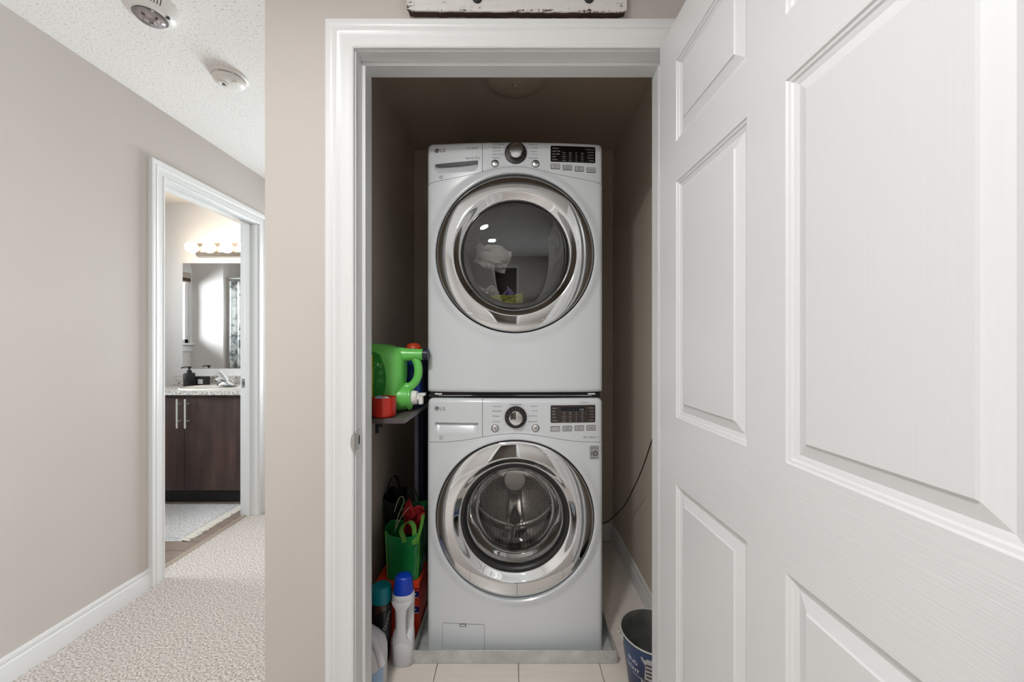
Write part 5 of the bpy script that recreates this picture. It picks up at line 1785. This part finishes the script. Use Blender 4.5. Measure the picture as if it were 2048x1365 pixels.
rg_ = thing('bath_rug', 'pale grey shaggy rug with white fringe on the bathroom floor before the vanity', 'rug', (-2.45, 2.56, 0))
mb = MB()
nx, ny = 70, 44
rows = []
random.seed(11)
for i in range(ny + 1):
    row = []
    for j in range(nx + 1):
        x = -.44 + .88 * j / nx
        y = -.262 + .524 * i / ny
        e = min(1, min(x + .44, .44 - x, y + .262, .262 - y) / .02)
        row.append((x, y, .003 + .014 * e + .005 * noise.noise(Vector((x * 60, y * 60, 0)))))
    rows.append(row)
mb.rings(rows, False, False, closed=False)
per = [rows[0][j] for j in range(nx + 1)] + [rows[i][nx] for i in range(1, ny + 1)] + [rows[ny][j] for j in range(nx - 1, -1, -1)] + [rows[i][0] for i in range(ny - 1, 0, -1)]
mb.rings([per, [(x, y, .0005) for x, y, z in per]], False, False)
mb.build('pile', 'rug', rg_, smooth=60)
for sx in (-1, 1):
    fr = MB()
    for k in range(150):
        y = -.26 + .52 * k / 149 + random.uniform(-.002, .002)
        L = .048 + random.uniform(-.008, .008)
        dy = random.uniform(-.006, .006)
        fr.tube([(sx * .435, y, .012), (sx * (.435 + L * .5), y + dy * .5, .008), (sx * (.435 + L), y + dy, .003)], [.0028, .0026, .0016], 5)
    fo = fr.build('fringe', 'rug_fringe', rg_, smooth=60)
    fo['kind'] = 'stuff'

# far side of the bathroom, seen in the mirror
tub = thing('bathtub', 'white bathtub seen in the mirror behind the shower curtain', 'bathtub', (-2.76, BY0, 0))
mb = MB()
rr = []
for s_, z_ in ((1, 0), (1, .50), (.995, .52), (.90, .52), (.88, .50), (.80, .15), (.70, .12)):
    rr.append([(x * (.835 if s_ > .99 else s_ * .83), .40 + (y - .40) * (s_ if s_ < .99 else 1) * 1.0, z_) for x, z2 in [(0, 0)] for x, y in rrect(-1, 1, .005, .72, .04)])
mb.rings(rr, True, True)
mb.build('tub_body', 'porcelain', tub, smooth=40)
sr = thing('shower_surround', 'white moulded shower surround panels around the bathtub', 'shower surround', (-2.76, BY0, .53))
MB().box(-.835, .835, .002, .012, 0, 1.45).build('rear_panel', 'porcelain', sr)
MB().box(-.838, -.826, .012, .74, 0, 1.45).build('side_panel', 'porcelain', sr)
for x_ in (-.62, -.53):
    MB().box(x_ - .012, x_ + .012, .012, .024, 0.05, 1.40).build('rib', 'porcelain', sr, bevel=.006)
MB().box(-.82, -.2, .012, .06, .62, .64).build('soap_ledge', 'porcelain', sr, bevel=.006)
cr = MB().tube([(-3.598, 1.62, 2.02), (-1.92, 1.62, 2.02)], .0125, 14).build('curtain_rod', 'curtain_rod', None, smooth=60)
tag(cr, 'metal shower curtain rod seen in the bathroom mirror', 'curtain rod')
mb = MB()
rows = []
for i in range(13):
    z = .35 + 1.63 * i / 12
    rows.append([(-3.555 + 1.55 * k / 150, 1.62 + .030 * math.sin(k * .62) * (.6 + .4 * (1 - i / 12)), z) for k in range(151)])
mb.rings(rows, False, False, closed=False)
cu = mb.build('shower_curtain', 'curtain_print', None, smooth=60)
cu.modifiers.new('thickness', 'SOLIDIFY').thickness = .0012
tag(cu, 'white shower curtain with grey floral print seen in the bathroom mirror', 'curtain')
bl = thing('window_blind', 'tan roller blind at the top of the bathroom window', 'blind', (BXL + .022, (vy0 + vy1) / 2, vz1 - .02))
MB().box(-.02, .03, -.31, .31, -.10, .02).build('blind_roll', 'blind_tan', bl, bevel=.01)
MB().box(-.012, .034, -.30, .30, -.085, -.045).build('blind_fold', 'old_wood', bl, bevel=.004)
